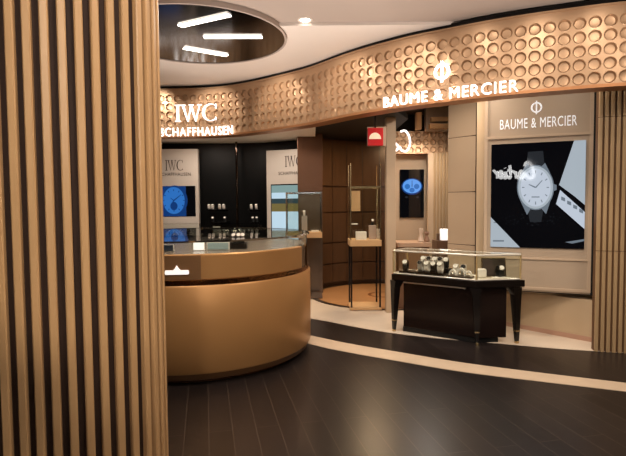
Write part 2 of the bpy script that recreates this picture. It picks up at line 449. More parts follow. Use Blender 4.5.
MB().prism([(p.x, p.y) for p in core], 0, ZC + .06).build('core', SLATBACK, col)

# right-hand slat screen
q0 = atz(595.5, 351, 0); q1 = atz(626, 353, 0)
dirv = Vector((q1.x - q0.x, q1.y - q0.y)).normalized(); P = [Vector((q0.x, q0.y)) + dirv * .054 * i for i in range(16)]
scr = thing('slat_screen', 'tan vertical slat wall panel beside the wide watch poster', 'wall panel', (P[7].x, P[7].y, 0))
mb = MB(); zt = 2.98
slats(P, .034, .03, [(0.003, 1.035), (1.043, 2.385), (2.393, zt)], mb); mb.build('slat_cladding', SLAT_R, scr)
n = Vector((-dirv.y, dirv.x)); p, r_ = P[0] - dirv * .02, P[-1] + dirv * .03
MB().prism([p, r_, r_ + n * .08, p + n * .08], 0.003, zt).build('core', mat('screen_core', '#5e3f22', .6), scr)

# ================================================================== ROUND COUNTER
CX, CY, R = -1.235, 5.35, 1.19
cnt = thing('round_counter', 'large round bronze shop counter with a glass display top', 'counter', (CX, CY, 0))
C0 = (CX, CY, 0)
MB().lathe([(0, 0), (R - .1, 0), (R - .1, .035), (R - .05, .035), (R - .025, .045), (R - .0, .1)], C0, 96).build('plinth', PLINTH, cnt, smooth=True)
MB().lathe([(R, .1), (R + .01, .115), (R + .012, .40), (R + .012, .845), (R + .002, .86), (R - .05, .86)], C0, 96).build('drum', CNT, cnt, smooth=True)
MB().lathe([(R - .045, .858), (R - .006, .862), (R - .006, .906), (R - .045, .908)], C0, 96).build('mirror_strip', MIRB, cnt, smooth=True)
a_end = math.radians(-20)
MB().lathe([(R - .05, .905), (R - .005, .905), (R + .004, .915), (R + .004, 1.118), (R - .005, 1.126), (R - .05, 1.126)], C0, 72, math.radians(-200), a_end).build('upper_band', CNT, cnt, smooth=True)
MB().lathe([(R - .06, .905), (R - .02, .905), (R - .02, 1.126), (R - .06, 1.126)], C0, 60, a_end, math.radians(160)).build('mirror_end', DMIR, cnt, smooth=True)
MB().lathe([(0, 1.108), (R - .02, 1.108), (R - .02, 1.123), (0, 1.123)], C0, 72).build('deck', mat('counter_deck', '#8d7b6c', .25), cnt)
MB().lathe([(R - .02, 1.123), (R - .02, 1.226), (R - .028, 1.226), (R - .028, 1.123)], C0, 96).build('glass_wall', GLASS, cnt, smooth=True)
MB().lathe([(0, 1.227), (R, 1.227), (R, 1.237), (0, 1.237)], C0, 96).build('glass_top', GLASS, cnt)
MB().lathe([(R - .002, 1.225), (R + .005, 1.225), (R + .005, 1.239), (R - .002, 1.239)], C0, 96).build('top_rim', CHROME, cnt, smooth=True)
# plaque with white emblem, curved on the band
def on_drum(ang, z, r): return Vector((CX + r * math.cos(ang), CY + r * math.sin(ang), z))
def ang_at(px, py=265):
    best = None
    for k in range(-2000, 0):
        a = PI * k / 2000
        p = on_drum(a, 1.0, R) - CAM; x = 313 + F * p.dot(rt) / p.dot(fw)
        if math.cos(a - math.atan2(-CY, -CX)) > 0 and (best is None or abs(x - px) < best[0]): best = (abs(x - px), a)
    return best[1]
a0, a1 = ang_at(120), ang_at(201)
pl = MB(); n = 20
for za, ra, zb, rb in ((.913, R + .006, .913, R + .012), (.913, R + .012, 1.12, R + .012), (1.12, R + .012, 1.12, R + .006)):
    pl.strip([on_drum(a0 + (a1 - a0) * i / n, za, ra) for i in range(n + 1)], [on_drum(a0 + (a1 - a0) * i / n, zb, rb) for i in range(n + 1)])
pl.strip([on_drum(a1, z, R + .004) for z in (.913, 1.12)], [on_drum(a1, z, R + .012) for z in (.913, 1.12)])
plo = pl.build('plaque', CNTD, cnt, smooth=True)
am0, am1 = ang_at(165.5), ang_at(189)
wid = (am1 - am0) * R
outl = [(.02, 0), (.98, 0), (1, .01), (1, .026), (.97, .036), (.66, .036), (.56, .056), (.5, .078), (.44, .056), (.34, .036), (.03, .036), (0, .026), (0, .01)]
v, f = poly_letters([[(x * wid, y) for x, y in outl]], .004)
v = [on_drum(am0 + p.x / R, .962 + p.y, R + .018 + p.z) for p in v]
e = MB().add(v, f).build('emblem', CARD, plo); e.location = (0, 0, 0); e.parent = plo
e.location = -Vector(plo.location) - Vector(cnt.location); e['label'] = 'white winged logo'

# things inside the counter's glass top
def boxthing(name, label, cat, c, d, m, rz=0, bevel=.002, group=None):
    o = MB().box((0, 0, 0), d, rz).build(name, m, bevel=bevel); o.location = c; return tag(o, label, cat, group)
DK = 1.124
def facing(p): return math.atan2(-p[0], p[1])
def card(name, label, px0, px1, Y, h, m, frame=None):
    x0, x1 = X(px0, Y), X(px1, Y); c = ((x0 + x1) / 2, Y, DK)
    t = thing(name, label, 'display card', c)
    w = x1 - x0
    MB().box((c[0], c[1] + .012, DK + h / 2), (w, .015, h)).build('backing', frame or m, t, bevel=.002)
    MB().box((c[0], c[1], DK + h / 2 + .001), (w * .9, .01, h * .88)).build('face', m, t)
    MB().box((c[0], c[1] + .04, DK + .004), (w * .8, .07, .008)).build('foot', frame or m, t)
card('display_card', 'bright white square card under the counter glass', 192.5, 204, 4.55, .085, CARD, WHITE)
card('dark_display_card', 'small dark card in white frame in the counter glass, by the slatted column', 163, 173, 4.5, .06, S_DARK, WHITE)
card('wide_display_card', 'wide pale blue-grey card beside the bright white card on the counter', 206, 229, 4.6, .07, mat('blue_grey_card', '#9fb2b4', .3), WHITE)
t = boxthing('display_tray', 'black tray beside the wide pale card on the counter', 'tray', (X(238, 4.75), 4.75, DK + .028), (.17, .12, .055), BLACK)
# watches on little trays
def make_watch(name='watch', s=1.0, stmat=STRAP, case=SPARK, dial=DIALW):
    root = bpy.data.objects.new(name, None); COL.objects.link(root)
    # cuff shaped strap standing on its edge, dial leaning to the front (local -Y)
    pr = []; mb = MB(); n = 22; w = .011 * s; ro = .029 * s
    for i in range(n):
        a = 2 * PI * i / n; pr.append(Vector((0, -ro * math.cos(a) * .95, ro + ro * math.sin(a))))
    inn = []
    for i in range(n):
        a = 2 * PI * i / n; inn.append(Vector((0, -(ro - .004 * s) * math.cos(a) * .95, ro + (ro - .004 * s) * math.sin(a))))
    v = [p + Vector((sx * w, 0, 0)) for p in pr for sx in (-1, 1)] + [p + Vector((sx * w, 0, 0)) for p in inn for sx in (-1, 1)]
    f = []
    for i in range(n):
        j = (i + 1) % n
        f += [(2 * i, 2 * i + 1, 2 * j + 1, 2 * j), (2 * n + 2 * i, 2 * n + 2 * j, 2 * n + 2 * j + 1, 2 * n + 2 * i + 1),
              (2 * i, 2 * j, 2 * n + 2 * j, 2 * n + 2 * i), (2 * i + 1, 2 * n + 2 * i + 1, 2 * n + 2 * j + 1, 2 * j + 1)]
    mb.add(v, f); mb.build('strap', stmat, root, smooth=True)
    M = Matrix.Translation((0, -ro * .78, ro + ro * .68)) @ Matrix.Rotation(math.radians(48), 4, 'X')
    def disc(r, z0, z1, nm, m):
        q = MB().lathe([(0, z0), (r, z0), (r, z1), (0, z1)], n=24); q.v = [tuple(M @ Vector(p)) for p in q.v]; return q.build(nm, m, root, smooth=True)
    disc(.0145 * s, -.003, .007, 'case', case); disc(.012 * s, .007, .0082, 'dial', dial)
    return root
def place(root, loc, rz, label, cat='watch', group=None):
    root.location = loc; root.rotation_euler = (0, 0, rz); return tag(root, label, cat, group)

# ================================================================== WATCH BAR LEFT: black boutique
# white soffit and black curved wall with light columns
SOFZ = 2.67
mb = MB().prism([(-5, 7.62), (-2.1, 8.0), (-1.15, 7.9), (-.35, 7.2), (.05, 7.05), (.05, 10.8), (-5, 10.8)], SOFZ, SOFZ + .06)
struct(mb.build('ceiling_soffit', mat('soffit_paint', '#f0e8de', .7)))
bp = [(-4.2, 9.1), (-3.3, 9.3), (-1.35, 9.35), (-.7, 9.2), (-.25, 8.95), (-.2, 8.6)]
BP = Plan(bp); Sb = [BP.L * i / 40 for i in range(41)]
mb = MB(); mb.strip([BP.world(s, 0) for s in Sb], [BP.world(s, SOFZ) for s in Sb]); mb.strip([BP.world(s, SOFZ, -.15) for s in Sb], [BP.world(s, SOFZ) for s in Sb])
struct(mb.build('wall_boutique', mat('boutique_black', '#030303', .4, spec=.2), smooth=True))
# ribbed black pilasters between
p = at(237, 190, 9.15)
o = MB().lathe([(0, 0.003), (.022, 0.003), (.022, SOFZ), (0, SOFZ)], (p.x, p.y, 0), 16).build('trim_3', DMIR, smooth=True); struct(o, 'thin polished dark post on the black boutique wall', 'post')

def light_column(name, label, pL, pR, Ytop, ztop, w3, screen_fn, textpx, hidden=False):
    pass
# left column
def column_panel(label, A, B, ztop, zbot, name='light_box'):
    A, B = Vector(A), Vector(B); ux2 = (B - A).normalized(); ux = Vector((ux2.x, ux2.y, 0)); n = Vector((ux2.y, -ux2.x, 0))
    c = (A + B) / 2; t = thing(name, label, 'display panel', (c.x, c.y, 0))
    w = (B - A).length; mb = MB()
    q = [Vector((A.x, A.y)), Vector((B.x, B.y)), Vector((B.x, B.y)) - Vector((n.x, n.y)) * .12, Vector((A.x, A.y)) - Vector((n.x, n.y)) * .12]
    mb.prism(q, zbot, ztop); mb.build('board', GREYP, t, bevel=.006)
    return t, Vector((A.x, A.y, 0)), ux, n, w
def flat(t, name, polys, m, O, ux, n, off, ext=.002, parent=None):
    v, f = poly_letters(polys, ext); o = MB().add(on_plane(v, O, ux, n, off), f).build(name, m, t)
    if parent is not None: o.parent = parent
    return o
def disc2(cx, cy, rx, ry, n=36): return [(cx + rx * math.cos(2 * PI * k / n), cy + ry * math.sin(2 * PI * k / n)) for k in range(n)]
def rect(x0, y0, x1, y1): return [(x0, y0), (x1, y0), (x1, y1), (x0, y1)]
def lettering(t, txt, O, ux, n, x0, x1, y0, y1, m, nm='lettering', sp=1.1, off=.004, bold=.0):
    v, f = text_geo(txt, .1, .001, sp, bold); v = scale_to(fit(v), x1 - x0, y1 - y0)
    v = [p + Vector((x0, y0, 0)) for p in v]
    return MB().add(on_plane(v, O, ux, n, off), f).build(nm, m, t)
def serif_letters(t, O, ux, n, x0, x1, y0, y1, m, off=.004):
    v, f = serif_iwc(.001); v = scale_to(fit(v), x1 - x0, y1 - y0); v = [p + Vector((x0, y0, 0)) for p in v]
    return MB().add(on_plane(v, O, ux, n, off), f).build('lettering', m, t)

YL = 9.05
xl = lambda px: X(px, YL); zl = lambda py, px=180: zat(px, py, YL)
A_, B_ = (xl(140), YL), (xl(199), YL)
t, O, ux, n, w = column_panel('pale grey lit panel with blue watch screen, beside the slatted column', A_, B_, zl(149), .9)
u = lambda px: xl(px) - xl(140)
serif_letters(t, O, ux, n, u(166.5), u(184), zl(170.5), zl(160), INK)
lettering(t, 'SCHAFFHAUSEN', O, ux, n, u(161), u(191.5), zl(175.8), zl(172.6), INK)
sc = flat(t, 'screen', [rect(u(150), zl(216.5), u(196), zl(186))], BLKSCR, O, ux, n, .003, .003)
def sub(parent, polys, m, name, off):
    v, f = poly_letters(polys, .0008); o = MB().add(on_plane(v, O, ux, n, off), f).build(name, m, t)
    o.parent = parent; o.location = o.location - parent.location; return o
cx, cy = u(175.5), zl(200.5)
px_ = YL / F
sub(sc, [rect(u(150), zl(216.3), u(186.5), zl(186.2))], S_BLUED, 'strap_picture', .0075)
sub(sc, [disc2(cx, cy, 12.6 * px_, 15 * px_)], S_BLUED, 'bezel_picture', .0105)
sub(sc, [disc2(cx - px_, cy, 10.8 * px_, 13.4 * px_)], S_BLUE, 'dial_picture', .0125)
def hands(cx, cy, r, parent, m, off, name='hands_picture'):
    pol = []
    for a, L, wd in ((.9, .75, .05), (-2.6, .5, .05), (-.9, .35, .04)):
        d = Vector((math.sin(a), math.cos(a))); nn = Vector((d.y, -d.x)); c = Vector((cx, cy))
        pol.append([c - nn * wd * r, c + nn * wd * r, c + d * L * r + nn * wd * .4 * r, c + d * L * r - nn * wd * .4 * r])
    for k in range(12):
        a = 2 * PI * k / 12; d = Vector((math.sin(a), math.cos(a))); nn = Vector((d.y, -d.x)); c = Vector((cx, cy)) + d * r * .82
        pol.append([c - nn * .03 * r - d * .07 * r, c + nn * .03 * r - d * .07 * r, c + nn * .03 * r + d * .07 * r, c - nn * .03 * r + d * .07 * r])
    return sub(parent, pol, m, name, off)
hands(cx - px_, cy, 12.5 * px_, sc, S_BLUED, .0145, 'dial_marking')
sub(sc, [disc2(cx - px_, cy - 5.5 * px_, 3.6 * px_, 4.2 * px_)], S_BLUED, 'subdial_picture', .0140)

# right column panel, nearer and turned
A_, B_ = (X(267, 8.95), 8.95), (X(309, 8.62), 8.62)
t, O, ux, n, w = column_panel('pale grey lit panel with pale blue screen, behind the bronze pillar panel', A_, B_, zat(280, 150, 8.85), .6)
ur = lambda px: (px - 267) / 42 * w
zr = lambda py: zat(290, py, 8.8)
serif_letters(t, O, ux, n, ur(286), ur(303), zr(167), zr(156), INK)
lettering(t, 'SCHAFFHAUSEN', O, ux, n, ur(279.5), ur(308), zr(174.8), zr(171.6), INK)
sc = flat(t, 'screen', [rect(ur(271.5), zr(244), w - .01, zr(184))], BLKSCR, O, ux, n, .003, .003)
sub(sc, [rect(ur(272.3), zr(192.5), w - .012, zr(185.2))], S_PALE2, 'sky_picture', .008)
sub(sc, [rect(ur(272.3), zr(198.5), w - .012, zr(192.5))], S_PALE, 'cloud_picture', .008)
sub(sc, [rect(ur(272.3), zr(203.5), w - .012, zr(198.5))], S_TEAL, 'hill_picture', .008)
sub(sc, [rect(ur(272.3), zr(211.5), w - .012, zr(203.5))], S_OLIVE, 'field_picture', .008)
sub(sc, [rect(ur(272.3), zr(243.5), w - .012, zr(211.5))], S_PALE, 'water_picture', .008)

# black display cabinets in the boutique with lit watches
def cabinet(label, px0, px1, Y, ztop, d=.4):
    x0, x1 = X(px0, Y), X(px1, Y); c = ((x0 + x1) / 2, Y + d / 2)
    t = thing('display_cabinet', label, 'cabinet', (c[0], c[1], 0))
    MB().box((c[0], c[1], (ztop - .2) / 2 + .003), (x1 - x0, d, ztop - .2)).build('body', BLACK, t, bevel=.005)
    MB().box((c[0], c[1], ztop - .19), (x1 - x0 - .04, d - .04, .012)).build('deck', mat('cabinet_deck', '#b7a896', .4), t)
    for sx in (-1, 1):
        for sy in (-1, 1): MB().box((c[0] + sx * ((x1 - x0) / 2 - .006), c[1] + sy * (d / 2 - .006), ztop - .1), (.012, .012, .2)).build('corner_post', BLACK, t)
    mb = MB()
    mb.box((c[0], c[1] - d / 2 + .004, ztop - .1), (x1 - x0 - .02, .005, .19)); mb.box((c[0], c[1], ztop), (x1 - x0, d, .008))
    mb.build('glazing', GLASS, t)
    return c, x0, x1, ztop - .183
wproto = make_watch('watch', 1.5, WHITE, SPARK)
wp2 = make_watch('watch', 1.5, STRAP, SPARK)
used = {}
def watch_at(proto, loc, rz, label, group=None):
    if not used.get(proto.name): used[proto.name] = 1; o = proto
    else: o = copy_tree(proto)
    return place(o, loc, rz, label, group=group)
(c1, xa, xb, zd) = cabinet('black watch cabinet under the blue watch screen panel', 150, 200, 8.45, zat(180, 224, 8.45))
for i in range(9):
    x = xa + .06 + (xb - xa - .12) * i / 8
    watch_at(wproto if i % 3 else wp2, (x, c1[1] - .06 - .1 * (i % 2), zd), random.uniform(-.3, .3), 'tiny pale watch under glass in the cabinet below the blue screen', 'watches below the blue screen')
(c1, xa, xb, zd) = cabinet('black watch cabinet between the two pale grey lit panels', 212, 259, 8.55, zat(236, 224, 8.55))
for i in range(11):
    x = xa + .05 + (xb - xa - .1) * i / 10
    watch_at(wproto if i % 4 else wp2, (x, c1[1] - .08 - .09 * (i % 2), zd), random.uniform(-.3, .3), 'tiny pale watch under glass in the cabinet between the lit panels', 'watches between the lit panels')
t = boxthing('price_card', 'pale card at the left end of the cabinet between lit panels', 'card', (X(216, 8.6), 8.62, zd + .07), (.13, .01, .14), mat('grey_card', '#b9b4a8', .4))
# wall shelf watches, two small shelves on the black wall
k = 0
for (pxs, py, Y, lb) in (((209.5, 213, 220, 224), 209, 9.0, 'left of the polished post'), ((213, 225), 221.5, 8.98, 'left of the polished post, lower'), ((251.5, 256.5), 209, 8.95, 'right of the polished post'), ((253, 257), 221.5, 8.93, 'right of the polished post, lower')):
    zsh = zat(pxs[0], py, Y); x0, x1 = X(pxs[0] - 3, Y), X(pxs[-1] + 3, Y)
    sh = thing('wall_shelf', 'thin black watch shelf ' + lb, 'shelf', ((x0 + x1) / 2, Y, zsh))
    MB().box(((x0 + x1) / 2, Y + .06, zsh - .01), (x1 - x0, .30, .012)).build('board', BLACK, sh, bevel=.002)
    MB().box(((x0 + x1) / 2, Y + .2, zsh - .03), (x1 - x0 - .02, .03, .03)).build('bracket', BLACK, sh)
    for px in pxs:
        watch_at(wproto if 'lower' not in lb else wp2, (X(px, Y), Y, zsh - .004), 0, 'tiny lit watch on the black shelf ' + lb, 'watches on shelf ' + lb)

for i, px in enumerate((235, 238.5, 242)):
    watch_at(wp2, (X(px, 4.75), 4.75, DK + .056), (-.3, .1, .2)[i], 'small dark-strapped watch on the black tray in the counter top', 'watches on the counter tray')
# ================================================================== PILLAR, NICHE, VITRINES
Yc = 8.5
xA, xB = X(298, Yc), X(323, Yc); zb = zat(310, 192, Yc)
pil = thing('pillar', 'square pillar with bronze upper panel behind the left glass vitrine', 'pillar', ((xA + xB) / 2, Yc + .2, 0))
MB().box(((xA + xB) / 2, Yc + .2, (zb + 2.72) / 2), (xB - xA, .4, 2.72 - zb)).build('upper_panel', BRONZP, pil, bevel=.008)
MB().box(((xA + xB) / 2, Yc + .205, zb / 2), (xB - xA - .01, .4, zb - .006)).build('lower_shaft', GREYC, pil, bevel=.008)
NC = Vector((1.16, 8.3)); NR = 1.24
struct(MB().lathe([(0, 0), (1.13, 0), (1.13, .008), (0, .008)], (NC.x, NC.y, .003), 72).build('floor_disc', ORANGE), 'round orange wood floor inlay in the dark niche', 'floor inlay')
struct(MB().lathe([(1.13, 0), (1.2, 0), (1.2, .009), (1.13, .009)], (NC.x, NC.y, .003), 72).build('trim_4', RING), 'dark ring bordering the round wood floor inlay', 'trim')
struct(MB().lathe([(.2, 0), (.25, 0), (.25, .0105), (.2, .0105)], (NC.x, NC.y, .003), 48).build('trim_5', RINGB), 'small brown ring at the centre of the wood inlay', 'trim')
# curved niche wall of brown panels with seams
mb = MB(); sm = MB(); seams_z = [zat(345, y, 9.2) for y in (186.5, 212.5, 243, 264)]
a0, a1 = math.radians(20), math.radians(166)
zs = [0.003] + sorted(seams_z) + [2.72]
for za, zb_ in zip(zs, zs[1:]):
    mb.lathe([(NR + .005, za + .012), (NR, za + .016), (NR, zb_ - .016), (NR + .005, zb_ - .012)], (NC.x, NC.y, 0), 60, a0, a1)
mb.build('wall_niche', BROWNW, smooth=True)
wn = bpy.data.objects['wall_niche']; struct(wn)
mb = MB().lathe([(NR + .006, .003), (NR + .006, 2.72)], (NC.x, NC.y, 0), 60, a0, a1)
for adeg in range(85, 165, 15):
    a = math.radians(adeg); mb.box((NC.x + NR * math.cos(a), NC.y + NR * math.sin(a), 1.36), (.006, .012, 2.7), a)
bk = mb.build('trim_6', RING, smooth=True); struct(bk, 'dark seams between the brown niche wall panels', 'trim')
mb = MB().lathe([(NR - .012, .003), (NR - .012, .075), (NR, .075)], (NC.x, NC.y, 0), 60, a0, a1)
struct(mb.build('baseboard_niche', RING, smooth=True))
struct(MB().prism([(.0, 7.05), (.35, 6.6), (.7, 6.15), (1.0, 6.3), (1.35, 7.1), (1.35, 10.8), (.0, 10.8)], 2.72, 2.78).build('ceiling_niche', BLACKM))

def vitrine(label, px0, px1, Y, d, ztray, ztop, legm, tall=None, basem=None, legs_px=None, group=None):
    x0, x1 = X(px0, Y), X(px1, Y); cx = (x0 + x1) / 2; cy = Y + d / 2; w = x1 - x0
    t = thing('glass_vitrine', label, 'vitrine', (cx, cy, 0))
    MB().box((cx, cy, ztray - .045), (w + .02, d + .02, .09)).build('tray', TAN, t, bevel=.004)
    for sx in (-1, 1):
        for sy in (-1, 1):
            b = MB(); b.box((cx + sx * (w / 2 - .012), cy + sy * (d / 2 - .012), (ztray - .09 + .011) / 2 + .02), (.024, .024, ztray - .09 - .04)); b.build('leg', legm, t)
    if basem: MB().box((cx, cy, .03), (w + .02, d + .02, .035)).build('base', basem, t, bevel=.003)
    else:
        MB().box((cx, cy, .025), (w + .02, d + .02, .028)).build('base', legm, t, bevel=.003)
    fr = MB(); zz = tall or ztop
    for sx in (-1, 1):
        for sy in (-1, 1): fr.box((cx + sx * (w / 2 - .006), cy + sy * (d / 2 - .006), (ztray + zz) / 2), (.012, .012, zz - ztray))
    for z in (ztop,):
        for sy in (-1, 1): fr.box((cx, cy + sy * (d / 2 - .006), z), (w, .014, .022))
        for sx in (-1, 1): fr.box((cx + sx * (w / 2 - .006), cy, z), (.014, d, .022))
    fr.build('frame', BRASS if tall else CHROME, t)
    g = MB(); 
    g.box((cx, cy - d / 2, (ztray + ztop) / 2), (w - .02, .004, ztop - ztray - .01)); g.box((cx, cy + d / 2, (ztray + ztop) / 2), (w - .02, .004, ztop - ztray - .01))
    g.box((cx - w / 2, cy, (ztray + ztop) / 2), (.004, d - .02, ztop - ztray - .01)); g.box((cx + w / 2, cy, (ztray + ztop) / 2), (.004, d - .02, ztop - ztray - .01))
    g.build('glazing', GLASS, t)
    return cx, cy, w
# right vitrine (before the round inlay's edge)
zt = zat(365, 240, 7.1)
cx, cy, w = vitrine('slim glass vitrine with tan tray on the round wood inlay', 350.5, 381, 7.1, .42, zt, zat(365, 187, 7.1), EBONY, tall=zat(365, 163, 7.1), basem=TAN)
boxthing('gift_box', 'white low box in the slim vitrine on the inlay', 'box', (X(361, 7.25), 7.25, zt + .055), (.15, .12, .11), WHITE)
boxthing('watch_pedestal', 'taller grey-pink pedestal in the slim vitrine on the inlay', 'pedestal', (X(372.5, 7.3), 7.3, zt + .10), (.10, .1, .20), mat('grey_pedestal', '#b49b8c', .5))
watch_at(wp2, (X(372.5, 7.3), 7.3, zt + .2), 0, 'watch on the grey-pink pedestal in the slim vitrine')
boxthing('watch_stand', 'narrow white stand at the right glass of the slim vitrine', 'stand', (X(378.5, 7.4), 7.4, zt + .07), (.05, .06, .14), WHITE)
o = MB().box((0, 0, 0), (.13, .012, .30)).build('hanging_card', TAN); o.location = (X(356, 7.42), 7.42, zat(356, 201, 7.42)); tag(o, 'tan upright card inside the slim vitrine', 'card')
boxthing('glass_shelf', 'small white shelf by the left post of the slim vitrine', 'shelf', (X(354.5, 7.2), 7.2, zat(354, 224, 7.2)), (.09, .1, .012), WHITE)
# left vitrine before the pillar
zt = zat(302, 232, 8.1)
cx, cy, w = vitrine('glass vitrine with tan tray in front of the bronze pillar', 286, 321.5, 8.0, .4, zt, zat(302, 193, 8.0), GREYC)
boxthing('watch_pedestal', 'pale grey pedestal in the vitrine by the bronze pillar', 'pedestal', (X(304.5, 8.15), 8.15, zt + .13), (.09, .09, .26), mat('pale_pedestal', '#a39a90', .5))
watch_at(wproto, (X(304.3, 8.15), 8.15, zt + .26), 0, 'bright watch on pale pedestal in the vitrine by the bronze pillar')
boxthing('display_tray', 'flat white tray in the vitrine by the bronze pillar', 'tray', (X(315, 8.15), 8.15, zt + .012), (.12, .1, .024), WHITE)

# red hanging sign
Yr = 6.55
x0, x1 = X(368.3, Yr), X(383.5, Yr); z0, z1 = zat(375, 145.5, Yr), zat(375, 127.8, Yr)
rs = thing('hanging_sign', 'square red sign with pale half-round emblem hanging under the fascia', 'sign', ((x0 + x1) / 2, Yr, z0))
MB().box(((x0 + x1) / 2, Yr + .03, (z0 + z1) / 2), (x1 - x0, .05, z1 - z0)).build('plate', RED, rs, bevel=.003)
MB().box(((x0 + x1) / 2 + .02, Yr + .065, (z0 + z1) / 2 + .01), (x1 - x0 + .05, .02, z1 - z0 + .02)).build('back_plate', BEIGE2, rs)
r_ = 6 * Yr / F; c = Vector((X(375.3, Yr), Yr, zat(375, 139, Yr)))
v, f = poly_letters([[(r_ * math.cos(PI * k / 20), r_ * 1.05 * math.sin(PI * k / 20)) for k in range(21)]], .003)
MB().add([Vector((c.x + p.x, Yr + .003 + p.z, c.z + p.y)) for p in v], f).build('emblem', REDW, rs)
MB().box(((x0 + x1) / 2, Yr + .05, (z1 + 2.72) / 2), (.02, .02, 2.72 - z1)).build('hanger', BLACK, rs)

# slim beige pier between the niche and the glazed bay
Yp = 6.95
struct(MB().box(((X(386.6, Yp) + X(396, Yp)) / 2, Yp + .08, 1.5), (X(396, Yp) - X(386.6, Yp), .16, 3.0)).build('wall_pier', BEIGE, bevel=.004))
# inner bay: back wall, inner fascia
Yb = 8.2
xb0, xb1 = X(389, Yb), X(470, Yb)
struct(MB().box(((xb0 + xb1) / 2, Yb + .1, 1.25), (xb1 - xb0, .2, 2.5)).build('wall_bay', BEIGE))
struct(MB().box(((xb0 + xb1) / 2, Yb - .01, .06), (xb1 - xb0, .02, .11)).build('baseboard_bay', mat('pink_baseboard', '#8d6c56', .4)))
struct(MB().box(((xb0 + xb1) / 2, Yb + .3, 2.85), (xb1 - xb0, .2, .9)).build('wall_bay_upper', BLACKM))
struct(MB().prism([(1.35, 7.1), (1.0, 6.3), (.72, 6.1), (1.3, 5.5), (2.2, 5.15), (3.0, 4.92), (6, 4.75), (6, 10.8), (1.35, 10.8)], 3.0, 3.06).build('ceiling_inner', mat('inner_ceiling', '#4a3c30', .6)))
IP = Plan([(xb0, 7.95), ((xb0 + xb1) / 2, 7.93), (xb1, 7.9)])
zi0, zi1 = zat(420, 153.5, 7.93), zat(420, 131, 7.93)
inf = thing('inner_fascia', 'short dimpled bronze fascia deep inside, between the beige piers', 'fascia', ((xb0 + xb1) / 2, 7.95, zi0))
mb = MB(); se = dimples(IP, 0.01, IP.L - .01, zi0, 3, (zi1 - zi0) / 3, .048, .024, 0, mb); mb.build('dimple_panel', FASC, inf, smooth=True)
mb = MB(); mb.box(((xb0 + xb1) / 2, 8.08, (zi0 + zi1) / 2), (xb1 - xb0, .2, zi1 - zi0)); mb.build('backing', COPPER, inf)
# glowing strokes modelled in place of a script sign's reflection on glass
def pxpath(pts, Y): return [at(x, y, Y) for x, y in pts]
def smooth_path(pts, k=6):
    P = Plan(pts); return [P.pt(P.L * i / (len(pts) * k)) for i in range(len(pts) * k + 1)]
for nm, lb, pts, r_ in (('sign_reflection', 'reversed white hook-shaped modelled reflection of a script sign before the inner fascia', [(400.5, 131.5), (405.5, 131), (409.3, 137), (409.8, 145), (406.5, 150.8), (402, 150.5), (399.5, 146.5)], .013),
                    ('sign_reflection', 'small white looped modelled reflection of a script sign at the edge of the inner fascia', [(393, 138), (395, 143), (398, 146), (397, 150), (394, 150), (392.8, 148)], .013)):
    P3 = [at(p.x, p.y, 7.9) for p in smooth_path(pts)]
    o = MB().tube(P3, r_ * 1.25, 8).build(nm, WHITEL, smooth=True, origin=P3[0]); tag(o, lb, 'reflection')
# reflected ceiling coves built as solid beige steps over the inner fascia
bh = thing('cove_reflection', 'stepped beige modelled reflection of ceiling coves above the inner fascia', 'cove_reflection', (X(437, 7.6), 7.6, zat(437, 129, 7.6)))
for (a_, b_, c_, d_, yy, m_) in ((426, 449, 130.5, 106, 7.75, BEIGE2), (430, 449, 128, 123.5, 7.62, TAN), (431, 449, 121.5, 117, 7.66, TAN), (416.5, 421.5, 129, 112, 7.72, TAN)):
    xa, xb = X(a_, yy), X(b_, yy); za, zb_ = zat(435, c_, yy), zat(435, d_, yy)
    MB().box(((xa + xb) / 2, yy + .06, (za + zb_) / 2), (xb - xa, .12, zb_ - za)).build('step', m_, bh)
# small blue watch screen on the bay wall
Ys = Yb - .035
x0, x1 = X(400, Ys), X(424, Ys); z0, z1 = zat(412, 217.5, Ys), zat(412, 169.5, Ys)
ws = thing('wall_screen', 'narrow black screen with blue watch on the inner bay wall', 'screen', ((x0 + x1) / 2, Ys, z0))
MB().box(((x0 + x1) / 2, Ys + .015, (z0 + z1) / 2), (x1 - x0, .03, z1 - z0)).build('panel', BLKSCR, ws, bevel=.003)
O = Vector((x0, Ys, 0)); ux = Vector((1, 0, 0)); n = Vector((0, -1, 0)); t = ws
uw = lambda px: X(px, Ys) - x0
pxs = Ys / F; cx, cy = uw(412), zat(412, 186.5, Ys)
flat(t, 'watch_picture', [disc2(cx, cy, 10.5 * pxs, 8.2 * pxs)], S_BLUED, O, ux, n, .002, .001)
flat(t, 'dial_picture', [disc2(cx, cy + .3 * pxs, 9.3 * pxs, 7.0 * pxs)], S_BLUEL, O, ux, n, .004, .001)
flat(t, 'subdial_picture', [disc2(cx - 4.6 * pxs, cy, 2.7 * pxs, 2.6 * pxs, 20), disc2(cx + 4.6 * pxs, cy, 2.7 * pxs, 2.6 * pxs, 20), disc2(cx, cy - 3.6 * pxs, 2.6 * pxs, 2.4 * pxs, 20)], S_BLUE, O, ux, n, .006, .001)
flat(t, 'hands_picture', [[(cx - .4 * pxs, cy - .3 * pxs), (cx + .4 * pxs, cy - .3 * pxs), (cx + .2 * pxs, cy + 6 * pxs), (cx - .2 * pxs, cy + 6 * pxs)]], S_BLUED, O, ux, n, .008, .001)
flat(t, 'lug_picture', [disc2(cx - 5.5 * pxs, cy - 10.5 * pxs, 1.3 * pxs, 1 * pxs, 12), disc2(cx + 5.5 * pxs, cy - 10.5 * pxs, 1.3 * pxs, 1 * pxs, 12)], S_DARK, O, ux, n, .004, .001)
